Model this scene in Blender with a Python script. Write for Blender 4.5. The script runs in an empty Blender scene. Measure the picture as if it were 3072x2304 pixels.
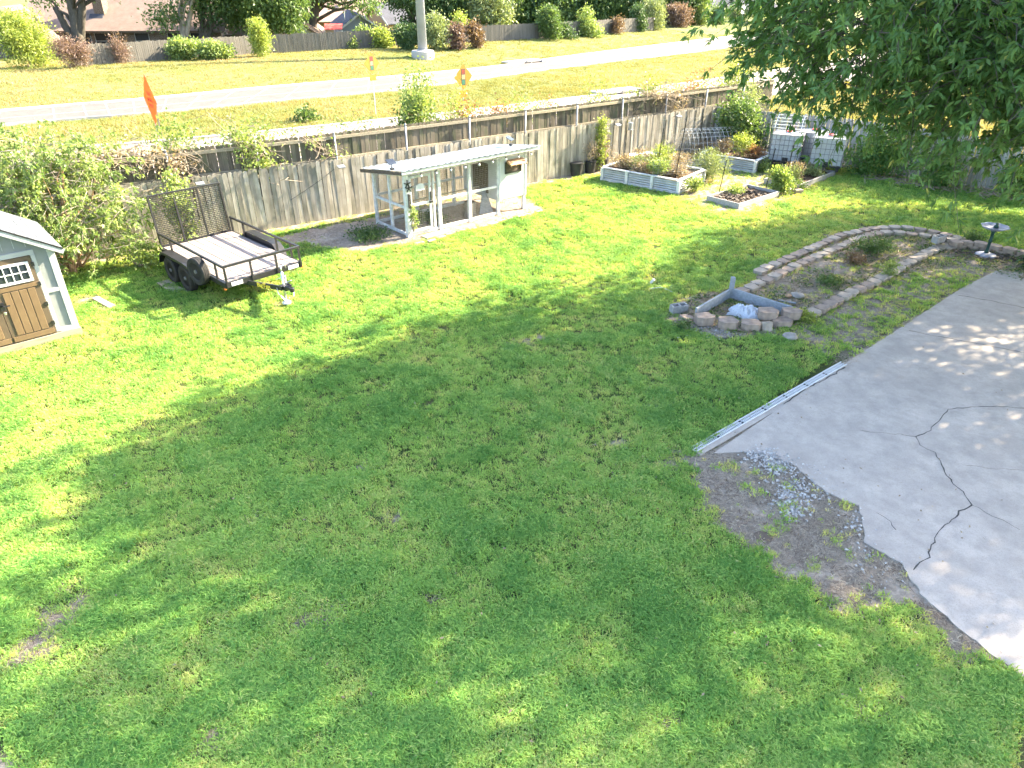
import bpy, bmesh, math, random
import numpy as np
from mathutils import Vector, Matrix, Quaternion

R = math.radians
rnd = random.Random(7)
nrg = np.random.default_rng(11)
scene = bpy.context.scene
COL = scene.collection

# ------------------------------------------------------------------ camera
CAM_H = 6.8
PITCH = R(30.05)
FPX = 2130.0                       # focal length in pixels of the 3072 px wide photograph
cam_d = bpy.data.cameras.new('camera')
cam_d.sensor_fit = 'HORIZONTAL'; cam_d.sensor_width = 36.0
cam_d.lens = FPX / 3072 * 36.0
cam_d.clip_start = 0.1; cam_d.clip_end = 2000
cam = bpy.data.objects.new('camera', cam_d); COL.objects.link(cam)
cam.location = (0, 0, CAM_H)
cam.rotation_euler = (R(90) - PITCH, 0, 0)
scene.camera = cam

# ------------------------------------------------------------------ sky, sun, exposure
SUN_AZ = R(27.0)                   # measured from +X towards +Y
SUN_EL = R(31.0)
SUN_DIR = Vector((math.cos(SUN_EL) * math.cos(SUN_AZ), math.cos(SUN_EL) * math.sin(SUN_AZ), math.sin(SUN_EL)))
world = bpy.data.worlds.new('World'); scene.world = world
world.use_nodes = True
wn = world.node_tree
bg = wn.nodes['Background']; bg.inputs['Strength'].default_value = 0.110
sky = wn.nodes.new('ShaderNodeTexSky'); sky.sky_type = 'NISHITA'; sky.sun_disc = False
sky.sun_elevation = SUN_EL; sky.sun_rotation = math.atan2(SUN_DIR.x, SUN_DIR.y)
sky.air_density = 1.0; sky.dust_density = 2.0; sky.ozone_density = 1.0
wn.links.new(sky.outputs[0], bg.inputs['Color'])
sun_d = bpy.data.lights.new('sun', 'SUN'); sun_d.energy = 5.0; sun_d.angle = R(0.53); sun_d.color = (1.0, 0.86, 0.63)
sun = bpy.data.objects.new('sun', sun_d); COL.objects.link(sun)
sun.rotation_mode = 'QUATERNION'; sun.rotation_quaternion = (-SUN_DIR).to_track_quat('-Z', 'Y')
sun.location = (30, 20, 40)
vs = scene.view_settings
scene.display_settings.display_device = 'sRGB'
vs.view_transform = 'Standard'; vs.look = 'None'; vs.gamma = 1.0; vs.use_curve_mapping = False
vs.exposure = 2.93
scene.cycles.max_bounces = 4; scene.cycles.diffuse_bounces = 2; scene.cycles.use_adaptive_sampling = True; scene.cycles.adaptive_threshold = 0.03; scene.cycles.transparent_max_bounces = 12

# ------------------------------------------------------------------ survey helpers (photo pixel -> place on the ground)
_c, _s = math.cos(PITCH), math.sin(PITCH)
def ray(x, y):
    u = (x - 1536) / FPX; v = (1152 - y) / FPX
    return Vector((u, _c + v * _s, -_s + v * _c))
def G(x, y, z=0.0):
    d = ray(x, y); t = (z - CAM_H) / d.z
    return Vector((d.x * t, d.y * t, z))
def at(x, y, Y):
    d = ray(x, y); t = Y / d.y
    return Vector((d.x * t, Y, CAM_H + d.z * t))
# far road edge as a polyline, terrain falls away gently behind it
FAR_EDGE = [(-70, 12), (-45, 30), (-29, 42.5), (-23.3, 46.5), (-16.7, 52.1), (-8.5, 58.2), (-1, 65), (5.1, 72.7), (17, 86.3), (26.4, 96.6), (33.2, 104.5), (80, 160)]
NEAR_EDGE = [(-66, 8), (-43, 25.5), (-26.5, 38.2), (-20.9, 41.6), (-16.2, 45), (-7.4, 51.6), (-1.8, 57.8), (4.6, 64.8), (14.8, 74.6), (22.7, 82.7), (28.9, 90.3), (75, 146)]
_fx = np.array([p[0] for p in FAR_EDGE]); _fy = np.array([p[1] for p in FAR_EDGE])
def T(x, y):
    e = np.interp(x, _fx, _fy)
    s = (np.asarray(y) - e) * 0.72 - 1.2
    u = np.clip(s / 9.0, 0, 1)
    return .8 * u * u * (3 - 2 * u) - np.clip((s - 11) * .045, 0, 2.6)
def GT(x, y):
    z = 0.0
    for _ in range(12):
        p = G(x, y, z); z = float(T(p.x, p.y))
    p = G(x, y, z); p.z = z
    return p

# ------------------------------------------------------------------ object helpers
def tag(o, label=None, cat=None, group=None, kind=None):
    if label: o['label'] = label
    if cat: o['category'] = cat
    if group: o['group'] = group
    if kind: o['kind'] = kind
    return o
def empty(name, loc=(0, 0, 0), rz=0.0, label=None, cat=None, group=None):
    o = bpy.data.objects.new(name, None); COL.objects.link(o)
    o.location = loc; o.rotation_euler = (0, 0, rz); o.empty_display_size = 0.2
    return tag(o, label, cat, group)
def link(name, me, m=None, parent=None, loc=None, rot=None):
    o = bpy.data.objects.new(name, me); COL.objects.link(o)
    if m is not None and len(me.materials) == 0: me.materials.append(m)
    if parent is not None: o.parent = parent
    if loc is not None: o.location = loc
    if rot is not None: o.rotation_euler = rot
    return o
def copy_tree(o, parent=None):
    c = o.copy(); COL.objects.link(c)
    if parent is not None: c.parent = parent
    for ch in list(o.children): copy_tree(ch, c)
    return c

class MB:
    """collects simple shapes into one mesh"""
    def __init__(s): s.v = []; s.f = []; s.mi = []; s.cur = 0
    def add(s, vs, fs):
        b = len(s.v); s.v.extend([tuple(v) for v in vs])
        for f in fs: s.f.append(tuple(i + b for i in f)); s.mi.append(s.cur)
        return s
    def box(s, c, size, rz=0.0, M=None):
        hx, hy, hz = size[0] / 2, size[1] / 2, size[2] / 2
        vs = [Vector((x, y, z)) for z in (-hz, hz) for y in (-hy, hy) for x in (-hx, hx)]
        if M is None: M = Matrix.Rotation(rz, 3, 'Z')
        c = Vector(c)
        return s.add([M @ v + c for v in vs], [(0, 2, 3, 1), (4, 5, 7, 6), (0, 1, 5, 4), (2, 6, 7, 3), (0, 4, 6, 2), (1, 3, 7, 5)])
    def span(s, a, b):
        a = Vector(a); b = Vector(b)
        return s.box((a + b) / 2, [abs(b[i] - a[i]) for i in range(3)])
    def bar(s, p0, p1, w, h, up=(0, 0, 1)):
        p0 = Vector(p0); p1 = Vector(p1); d = p1 - p0; L = d.length
        if L < 1e-6: return s
        d.normalize(); up = Vector(up)
        if abs(d.dot(up)) > 0.98: up = Vector((1, 0, 0)) if abs(d.x) < .9 else Vector((0, 1, 0))
        x = d.cross(up).normalized(); z = x.cross(d).normalized()
        M = Matrix((x, d, z)).transposed()
        return s.box((p0 + p1) / 2, (w, L, h), M=M)
    def tube(s, pts, r, n=8, cap=True):
        pts = [Vector(p) for p in pts]; k = len(pts)
        rs = r if isinstance(r, (list, tuple)) else [r] * k
        vs = []; prev = None
        for i, p in enumerate(pts):
            d = (pts[min(i + 1, k - 1)] - pts[max(i - 1, 0)])
            if d.length < 1e-9: d = Vector((0, 0, 1))
            d.normalize()
            if prev is None:
                a = Vector((0, 0, 1)) if abs(d.z) < .9 else Vector((1, 0, 0))
                x = d.cross(a).normalized()
            else:
                x = (prev - d * prev.dot(d))
                x = x.normalized() if x.length > 1e-6 else d.orthogonal().normalized()
            prev = x; y = d.cross(x)
            for j in range(n):
                t = 2 * math.pi * j / n
                vs.append(p + (x * math.cos(t) + y * math.sin(t)) * rs[i])
        fs = [(i * n + j, i * n + (j + 1) % n, (i + 1) * n + (j + 1) % n, (i + 1) * n + j) for i in range(k - 1) for j in range(n)]
        if cap: fs += [tuple(reversed(range(n))), tuple(range((k - 1) * n, k * n))]
        return s.add(vs, fs)
    def lathe(s, prof, n=24, c=(0, 0, 0), M=None, wob=None):
        vs = []; c = Vector(c); k = len(prof)
        for (r, z) in prof:
            for j in range(n):
                t = 2 * math.pi * j / n
                rr = r * (wob(t) if wob else 1)
                v = Vector((rr * math.cos(t), rr * math.sin(t), z))
                vs.append((M @ v if M else v) + c)
        fs = [(i * n + j, i * n + (j + 1) % n, (i + 1) * n + (j + 1) % n, (i + 1) * n + j) for i in range(k - 1) for j in range(n)]
        if prof[0][0] > 1e-5: fs.append(tuple(reversed(range(n))))
        if prof[-1][0] > 1e-5: fs.append(tuple(range((k - 1) * n, k * n)))
        return s.add(vs, fs)
    def prism(s, poly, z0, z1):
        n = len(poly)
        vs = [(p[0], p[1], z0) for p in poly] + [(p[0], p[1], z1) for p in poly]
        fs = [tuple(reversed(range(n))), tuple(range(n, 2 * n))] + [(i, (i + 1) % n, n + (i + 1) % n, n + i) for i in range(n)]
        return s.add(vs, fs)
    def slab(s, quad, t):
        """a quad thickened downwards along its normal"""
        q = [Vector(p) for p in quad]
        nrm = (q[1] - q[0]).cross(q[2] - q[0]).normalized()
        lo = [p - nrm * t for p in q]; n = len(q)
        return s.add(q + lo, [tuple(range(n)), tuple(reversed(range(n, 2 * n)))] + [(i, n + i, n + (i + 1) % n, (i + 1) % n) for i in range(n)])
    def mesh(s, name, mats=None, bevel=0.0, smooth=False):
        me = bpy.data.meshes.new(name)
        me.from_pydata(s.v, [], s.f)
        if mats is not None:
            for m in (mats if isinstance(mats, (list, tuple)) else [mats]): me.materials.append(m)
        if any(s.mi): me.polygons.foreach_set('material_index', s.mi)
        bm = bmesh.new(); bm.from_mesh(me)
        bmesh.ops.recalc_face_normals(bm, faces=bm.faces)
        if bevel > 0:
            es = [e for e in bm.edges if e.is_manifold and e.calc_face_angle(0) > 0.6]
            bmesh.ops.bevel(bm, geom=es, offset=bevel, segments=1, affect='EDGES', clamp_overlap=True)
        bm.to_mesh(me); bm.free()
        if smooth: me.polygons.foreach_set('use_smooth', [True] * len(me.polygons))
        me.update()
        return me
    def build(s, name, m, parent=None, bevel=0.0, smooth=False, loc=None, rot=None):
        return link(name, s.mesh(name, m, bevel, smooth), None, parent, loc, rot)

# ------------------------------------------------------------------ materials
class NT:
    def __init__(s, name):
        s.m = bpy.data.materials.new(name); s.m.use_nodes = True; s.t = s.m.node_tree
        s.b = s.t.nodes['Principled BSDF']; s.out = s.t.nodes['Material Output']
    def n(s, typ, **kw):
        nd = s.t.nodes.new(typ)
        for k, v in kw.items():
            if k in nd.inputs.keys() and not hasattr(nd, k): nd.inputs[k].default_value = v
            else: setattr(nd, k, v)
        return nd
    def l(s, a, b): s.t.links.new(a, b)
    def coord(s, kind='Object', scale=(1, 1, 1)):
        tc = s.n('ShaderNodeTexCoord'); mp = s.n('ShaderNodeMapping'); mp.inputs['Scale'].default_value = scale
        s.l(tc.outputs[kind], mp.inputs[0]); return mp.outputs[0]
    def noise(s, vec, scale, detail=3, rough=.55):
        nd = s.n('ShaderNodeTexNoise'); nd.inputs['Scale'].default_value = scale; nd.inputs['Detail'].default_value = detail; nd.inputs['Roughness'].default_value = rough
        if vec is not None: s.l(vec, nd.inputs['Vector'])
        return nd.outputs['Fac']
    def ramp(s, fac, stops):
        nd = s.n('ShaderNodeValToRGB'); cr = nd.color_ramp
        while len(cr.elements) < len(stops): cr.elements.new(0.5)
        for e, (p, c) in zip(cr.elements, stops): e.position = p; e.color = (*c, 1) if len(c) == 3 else c
        s.l(fac, nd.inputs[0]); return nd.outputs[0]
    def mix(s, fac, a, b, mode='MIX'):
        nd = s.n('ShaderNodeMix', data_type='RGBA', blend_type=mode)
        for sock, v in ((nd.inputs[0], fac), (nd.inputs[6], a), (nd.inputs[7], b)):
            if hasattr(v, 'is_output'): s.l(v, sock)
            elif isinstance(v, (int, float)): sock.default_value = v
            else: sock.default_value = (*v, 1)
        return nd.outputs[2]
    def math(s, op, a, b=0.0):
        nd = s.n('ShaderNodeMath', operation=op)
        for i, v in enumerate((a, b)):
            if hasattr(v, 'is_output'): s.l(v, nd.inputs[i])
            else: nd.inputs[i].default_value = v
        return nd.outputs[0]
    def bump(s, h, strength=.3, dist=.01):
        nd = s.n('ShaderNodeBump'); nd.inputs['Strength'].default_value = strength; nd.inputs['Distance'].default_value = dist
        s.l(h, nd.inputs['Height']); s.l(nd.outputs[0], s.b.inputs['Normal'])
    def set(s, col=None, rough=None, metal=None, spec=None):
        for k, v in (('Base Color', col), ('Roughness', rough), ('Metallic', metal), ('Specular IOR Level', spec)):
            if v is None: continue
            if hasattr(v, 'is_output'): s.l(v, s.b.inputs[k])
            elif isinstance(v, (int, float)): s.b.inputs[k].default_value = v
            else: s.b.inputs[k].default_value = (*v, 1)
        return s.m

def m_plain(name, c, rough=.6, metal=0.0, var=.25, scale=6.0, spec=.4, bump=.1):
    t = NT(name); v = t.coord(); f = t.noise(v, scale, 4)
    lo = tuple(max(0, x * (1 - var)) for x in c); hi = tuple(min(1, x * (1 + var)) for x in c)
    t.bump(t.noise(v, scale * 12, 3), bump, .004)
    return t.set(t.ramp(f, [(.3, lo), (.7, hi)]), rough, metal, spec)

def m_wood(name, c1, c2, grain=(30, 30, 1.6), rough=.85, objvar=.35, stain=None):
    """weathered board: streaks along local z, every board a little different"""
    t = NT(name); oi = t.n('ShaderNodeObjectInfo')
    tc = t.n('ShaderNodeTexCoord'); ad = t.n('ShaderNodeVectorMath', operation='ADD'); sc = t.n('ShaderNodeVectorMath', operation='SCALE')
    cb = t.n('ShaderNodeCombineXYZ'); t.l(oi.outputs['Random'], cb.inputs[0]); t.l(oi.outputs['Random'], cb.inputs[2])
    t.l(cb.outputs[0], sc.inputs[0]); sc.inputs['Scale'].default_value = 57.0
    t.l(tc.outputs['Object'], ad.inputs[0]); t.l(sc.outputs[0], ad.inputs[1])
    mp = t.n('ShaderNodeMapping'); mp.inputs['Scale'].default_value = grain; t.l(ad.outputs[0], mp.inputs[0])
    g1 = t.noise(mp.outputs[0], 1.0, 5, .65); g2 = t.noise(ad.outputs[0], 1.3, 3)
    col = t.ramp(g1, [(.28, c1), (.72, c2)])
    if stain: col = t.mix(t.ramp(g2, [(.45, (0, 0, 0)), (.68, (1, 1, 1))]), col, stain)
    k = t.math('MULTIPLY_ADD', oi.outputs['Random'], objvar * 2); k.node.inputs[2].default_value = 1 - objvar
    hs = t.n('ShaderNodeHueSaturation'); t.l(col, hs.inputs['Color']); t.l(k, hs.inputs['Value'])
    t.bump(g1, .5, .004)
    return t.set(hs.outputs[0], rough, 0, .2)

def m_leaf(name, dark, light, trans=.35, rough=.5, extra=None):
    t = NT(name)
    a = t.n('ShaderNodeAttribute', attribute_name='tint')
    stops = [(0, dark), (1, light)] if extra is None else [(0, dark), (.82, light), (.9, extra)]
    col = t.ramp(a.outputs['Fac'], stops)
    t.set(col, rough, 0, .35)
    tr = t.n('ShaderNodeBsdfTranslucent')
    t.l(t.mix(1.0, col, (1.15, 1.1, .55), 'MULTIPLY'), tr.inputs['Color'])
    mx = t.n('ShaderNodeMixShader'); mx.inputs[0].default_value = trans
    t.l(t.b.outputs[0], mx.inputs[1]); t.l(tr.outputs[0], mx.inputs[2]); t.l(mx.outputs[0], t.out.inputs[0])
    return t.m

M = {}
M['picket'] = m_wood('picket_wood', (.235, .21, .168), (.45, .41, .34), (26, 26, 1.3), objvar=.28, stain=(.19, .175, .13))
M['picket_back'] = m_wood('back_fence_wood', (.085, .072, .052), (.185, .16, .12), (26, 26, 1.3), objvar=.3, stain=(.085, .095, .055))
M['picket_side'] = m_wood('side_fence_wood', (.22, .22, .21), (.42, .42, .41), (26, 26, 1.3), objvar=.2)
M['rail_wood'] = m_wood('rail_wood', (.22, .19, .13), (.42, .37, .27), (1.5, 26, 26), objvar=.15)
M['far_wood'] = m_wood('far_fence_wood', (.095, .088, .075), (.16, .15, .13), (5, 5, .6), objvar=.1)
M['deck_wood'] = m_wood('deck_wood', (.17, .145, .135), (.33, .29, .27), (18, 1.2, 18), objvar=.12)
M['plank'] = m_wood('old_plank', (.24, .2, .155), (.4, .35, .29), (2, 20, 20), objvar=.1)
M['bed_board'] = m_wood('bed_board', (.25, .235, .225), (.42, .40, .385), (2, 20, 20), objvar=.1)
M['grey_board'] = m_wood('grey_board', (.20, .22, .24), (.34, .36, .39), (2, 18, 18), objvar=.1)
M['skid'] = m_wood('skid_wood', (.18, .155, .11), (.31, .275, .2), (2, 18, 18), objvar=.1)
M['galv'] = m_plain('galvanised_steel', (.34, .36, .38), .45, .6, .15, 3)
M['roof_metal'] = m_plain('roof_sheet_metal', (.33, .375, .42), .45, .15, .25, 1.2)
M['white_paint'] = m_plain('white_paint', (.50, .52, .53), .6, 0, .08, 5)
M['white_worn'] = m_plain('worn_white_paint', (.58, .58, .57), .75, 0, .22, 9)
M['black_metal'] = m_plain('black_metal', (.018, .018, .02), .38, .0, .3, 8, .5)
M['black_plastic'] = m_plain('black_plastic', (.025, .026, .028), .55, 0, .3, 6)
M['rubber'] = m_plain('rubber', (.022, .022, .022), .8, 0, .35, 15)
M['rim'] = m_plain('rim_paint', (.16, .16, .17), .45, .3, .3, 8)
M['chrome'] = m_plain('bright_steel', (.62, .62, .63), .3, .9, .15, 10)
M['wire'] = m_plain('wire', (.34, .34, .335), .5, .5, .2, 4)
M['yellow'] = m_plain('yellow_paint', (.78, .58, .06), .6, 0, .05)
M['orange_lens'] = m_plain('orange_lens', (.75, .22, .04), .35, 0, .1)
M['tan_door'] = m_plain('tan_door', (.145, .095, .048), .65, 0, .1, 4)
M['door_brown'] = m_plain('door_frame_brown', (.09, .066, .04), .65, 0, .12, 4)
M['shed_wall'] = m_plain('shed_wall', (.20, .215, .212), .7, 0, .06, 4)
M['shed_trim'] = m_plain('shed_trim', (.34, .36, .35), .65, 0, .08, 4)
M['shingle'] = m_plain('shed_shingle', (.105, .115, .13), .9, 0, .25, 30, .2, .5)
M['glass'] = m_plain('dark_glass', (.025, .032, .045), .08, 0, .3, 2, .6, 0)
M['hatch_wood'] = m_plain('hatch_wood', (.40, .24, .13), .7, 0, .3, 12)
M['dark_wood'] = m_plain('dark_wood', (.10, .075, .055), .8, 0, .3, 10)
M['soil'] = m_plain('soil', (.13, .09, .06), .95, 0, .5, 14, .1, .8)
M['tote'] = m_plain('tote_plastic', (.40, .42, .45), .45, 0, .06, 3)
M['red'] = m_plain('red_plastic', (.55, .04, .035), .5)
M['bag'] = m_plain('plastic_bag', (.55, .57, .62), .4, 0, .08, 5)
M['block'] = m_plain('paver_block', (.30, .235, .19), .9, 0, .25, 7, .15, .6)
M['block2'] = m_plain('paver_block_pale', (.36, .305, .25), .9, 0, .22, 7, .15, .6)
M['cinder'] = m_plain('cinder_block', (.30, .29, .28), .95, 0, .2, 12, .1, .7)
M['stone'] = m_plain('stone', (.32, .285, .25), .9, 0, .25, 6, .1, .5)
M['pvc'] = m_plain('white_plastic', (.55, .56, .57), .45, 0, .06)
M['green_iron'] = m_plain('green_iron', (.018, .055, .045), .4, .3, .3, 10)
M['bowl'] = m_plain('bath_bowl', (.26, .27, .33), .55, 0, .45, 5)
M['bark'] = m_wood('bark', (.055, .05, .042), (.13, .115, .095), (14, 14, 2.5), objvar=.2)
M['bark_pale'] = m_wood('pale_bark', (.18, .155, .125), (.34, .30, .25), (14, 14, 2.5), objvar=.15)
M['twig'] = m_plain('twig', (.30, .245, .18), .9, 0, .3, 9)

# ------------------------------------------------------------------ numeric noise, masks
def vnoise(x, y, seed=0):
    xi = np.floor(x).astype(np.int64); yi = np.floor(y).astype(np.int64); fx = x - xi; fy = y - yi
    fx = fx * fx * (3 - 2 * fx); fy = fy * fy * (3 - 2 * fy)
    def h(a, b):
        n = (a * 374761393 + b * 668265263 + seed * 982451653) & 0x7fffffff
        n = ((n ^ (n >> 13)) * 1274126177) & 0x7fffffff
        return ((n ^ (n >> 16)) & 0xffff) / 65535.0
    a = h(xi, yi); b = h(xi + 1, yi); c = h(xi, yi + 1); d = h(xi + 1, yi + 1)
    return (a * (1 - fx) + b * fx) * (1 - fy) + (c * (1 - fx) + d * fx) * fy
def fbm(x, y, seed=0, o=4):
    s = 0; a = .5; t = 0
    for i in range(o): s = s + a * vnoise(x * 2 ** i, y * 2 ** i, seed + i); t += a; a *= .55
    return s / t
def poly_sd(px, py, poly):
    """signed distance, negative inside"""
    n = len(poly); d = np.full(px.shape, 1e9); ins = np.zeros(px.shape, bool)
    for i in range(n):
        ax, ay = poly[i]; bx, by = poly[(i + 1) % n]
        ex, ey = bx - ax, by - ay; wx, wy = px - ax, py - ay
        t = np.clip((wx * ex + wy * ey) / (ex * ex + ey * ey + 1e-12), 0, 1)
        d = np.minimum(d, (wx - ex * t) ** 2 + (wy - ey * t) ** 2)
        c = ((ay > py) != (by > py)) & (px < (bx - ax) * (py - ay) / (by - ay + 1e-12) + ax)
        ins ^= c
    d = np.sqrt(d); return np.where(ins, -d, d)
def GP(pts, z=0.0): return [tuple(G(x, y, z)[:2]) for x, y in pts]

# ------------------------------------------------------------------ plan of the yard
FENCE = [(-24.0, 9.6), (-17.0, 15.0), (-10.15, 19.55), (-5.7, 22.3), (1.0, 27.05), (8.9, 32.7)]          # fence along the road
SIDE = [(8.9, 32.7), (13.3, 30.0), (16.0, 26.9), (20.0, 24.2), (27.0, 19.2)]                              # fence towards the neighbour
PATIO = GP([(2140, 1361)]) + GP([(2560, 1075), (2890, 862), (2992, 811)]) + [(16.0, 16.3), (22, 13), (22, -4), (9, -4), (6.6, 2.5)] + \
        GP([(3072, 2038), (2969, 1960), (2872, 1883), (2824, 1834), (2770, 1795), (2703, 1693), (2640, 1655), (2596, 1630), (2590, 1590), (2586, 1567), (2572, 1518), (2530, 1500), (2485, 1480), (2430, 1440), (2388, 1402), (2330, 1375), (2271, 1359), (2200, 1358)])
DIRT_CORNER = GP([(2039, 1359), (2063, 1431), (2140, 1528), (2208, 1615), (2330, 1678), (2402, 1727), (2436, 1800), (2557, 1839), (2654, 1873), (2700, 1840), (2780, 1850), (2900, 1950), (2980, 1990), (2830, 1800), (2700, 1660), (2620, 1560), (2500, 1440), (2300, 1340), (2140, 1340)])
BED = GP([(2000, 960), (2060, 880), (2240, 860), (2330, 790), (2500, 700), (2640, 680), (2830, 700), (3072, 760), (3200, 830), (3072, 850), (2900, 800), (2700, 840), (2560, 900), (2420, 960), (2330, 1010), (2150, 1010), (2030, 990)])
STRIP = GP([(2330, 1000), (2500, 920), (2700, 820), (2900, 790), (2990, 815), (2890, 862), (2560, 1075), (2480, 1080)])
def _jag(poly, i0):
    out = list(poly[:i0]); rj = random.Random(4)
    for a, b in zip(poly[i0:-1], poly[i0 + 1:]):
        n = max(2, int(math.hypot(b[0] - a[0], b[1] - a[1]) / .07))
        for j in range(n): out.append((a[0] + (b[0] - a[0]) * j / n + rj.gauss(0, .014), a[1] + (b[1] - a[1]) * j / n + rj.gauss(0, .014)))
    return out + [poly[-1]]
PATIO_OUT = _jag(PATIO, 9)
def fence_y(x): return np.interp(x, [p[0] for p in FENCE + SIDE[1:]], [p[1] for p in FENCE + SIDE[1:]])

COOP_O = Vector((-3.06, 20.5, 0)); COOP_A = R(41.0)
_cx = Vector((math.cos(COOP_A), math.sin(COOP_A), 0)); _cy = Vector((-math.sin(COOP_A), math.cos(COOP_A), 0))
def CL(x, y): p = COOP_O + _cx * x + _cy * y; return (p.x, p.y)
COOP_DIRT = [CL(-1.9, -0.1), CL(.6, -.55), CL(3.4, -.65), CL(5.0, -.55), CL(5.3, .5), CL(5.2, 2.2), CL(-3.2, 2.6)]
GARDEN = GP([(1700, 560), (1800, 530), (2060, 600), (2120, 640), (2260, 640), (2400, 585), (2520, 525), (2400, 480), (2000, 460), (1750, 500)])
BARE = [(958, 1851, .42), (760, 1560, .3), (180, 1765, .3), (170, 1850, .35), (240, 1810, .25), (735, 1985, .35), (700, 1250, .0), (1960, 1215, .22), (1855, 1330, .25), (2000, 1390, .3),
        (1580, 1025, .28), (1620, 1010, .2), (1400, 960, .15), (1190, 1550, .2), (2020, 2150, .4), (2830, 2000, .3), (2590, 2155, .3), (640, 2220, .4), (90, 1950, .45), (60, 2290, .5), (1010, 2240, .3),
        (1090, 1400, .3), (1290, 1790, .2), (250, 900, .4), (320, 920, .3), (560, 870, .6), (820, 905, .3), (1260, 690, .4)]
BARE = [(*G(x, y)[:2], r) for x, y, r in BARE if r > 0]

def soil_mask(x, y):
    n1 = fbm(x * 1.3, y * 1.3, 3); n2 = fbm(x * 4.5, y * 4.5, 9); n = (n1 * .5 + n2 * .5 - .5)
    s = np.zeros(x.shape)
    def reg(poly, strength, soft, amp):
        d = poly_sd(x, y, poly) + n * amp
        return strength * np.clip(.5 - d / soft, 0, 1)
    s = np.maximum(s, reg(DIRT_CORNER, .98, .25, 1.5) * (.45 + 1.1 * np.clip(n2 - .05, 0, .5)))
    s = np.maximum(s, reg(BED, .92, .3, 1.0) * (.55 + .75 * np.clip(n2 - .1, 0, .6)))
    s = np.maximum(s, reg(STRIP, .62, .4, .8) * (.55 + 1.3 * np.clip(n2 - .25, 0, .6)))
    s = np.maximum(s, reg(COOP_DIRT, .92, .35, .9))
    s = np.maximum(s, reg(GARDEN, .62, .8, 1.2) * (.5 + n2))
    fd = fence_y(x) - y
    s = np.maximum(s, .8 * np.clip(1.2 - fd / .7 + n * 1.2, 0, 1))
    for bx, by, r in BARE:
        d = np.hypot(x - bx, (y - by) * 1.15)
        s = np.maximum(s, .68 * np.clip(1.0 - d / r + n * 2.2, 0, 1))
    pd = poly_sd(x, y, PATIO)
    s = np.maximum(s, .8 * np.clip(1 - pd / .13 + n, 0, 1))
    return np.clip(s, 0, 1)

# ------------------------------------------------------------------ ground materials
def m_ground(name, grass_lo, grass_hi, dry, use_soil):
    t = NT(name); v = t.coord('Object')
    a = t.noise(v, .35, 5); b = t.noise(v, 2.2, 5, .65); c = t.noise(v, 28, 3, .7)
    col = t.ramp(b, [(.3, grass_lo), (.7, grass_hi)])
    col = t.mix(t.ramp(a, [(.42, (0, 0, 0)), (.66, (.85, .85, .85))]), col, dry)
    col = t.mix(t.ramp(c, [(.3, (.55, .55, .55)), (.7, (0, 0, 0))]), col, tuple(x * .45 for x in grass_lo))
    if use_soil:
        at_ = t.n('ShaderNodeAttribute', attribute_name='soil')
        sc = t.ramp(t.noise(v, 9, 5, .7), [(.25, (.20, .16, .125)), (.5, (.34, .285, .23)), (.78, (.50, .43, .35))])
        k = t.math('ADD', at_.outputs['Fac'], t.math('MULTIPLY_ADD', t.noise(v, 14, 4, .7), .5)); 
        k.node.inputs[1].links[0].from_node.inputs[2].default_value = -.25
        col = t.mix(t.ramp(k, [(.3, (0, 0, 0)), (.62, (1, 1, 1))]), col, sc)
    t.bump(t.noise(v, 40, 4, .7), .8, .03)
    return t.set(col, .95, 0, .1)
M['lawn'] = m_ground('lawn_soil', (.035, .055, .016), (.07, .10, .027), (.13, .125, .055), True)
M['verge'] = m_ground('verge_grass', (.125, .155, .045), (.18, .205, .07), (.235, .215, .11), False)
def m_concrete(name, c, var, stain):
    t = NT(name); v = t.coord('Object')
    col = t.ramp(t.noise(v, .9, 6, .65), [(.3, tuple(x * (1 - var) for x in c)), (.7, tuple(x * (1 + var) for x in c))])
    col = t.mix(t.ramp(t.noise(v, 3.1, 6, .7), [(.42, (0, 0, 0)), (.72, (.85, .85, .85))]), col, stain)
    col = t.mix(t.ramp(t.noise(v, 60, 3, .8), [(.28, (.45, .45, .45)), (.5, (0, 0, 0))]), col, tuple(x * .55 for x in stain))
    t.bump(t.noise(v, 90, 3), .25, .004)
    return t.set(col, .9, 0, .25)
M['patio'] = m_concrete('patio_concrete', (.44, .385, .335), .17, (.31, .275, .242))
M['road'] = m_concrete('road_concrete', (.125, .114, .108), .16, (.09, .082, .077))
M['kerb'] = m_concrete('kerb_concrete', (.42, .40, .38), .1, (.32, .30, .28))
M['crack'] = m_plain('crack_dirt', (.06, .055, .05), .95)

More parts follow.
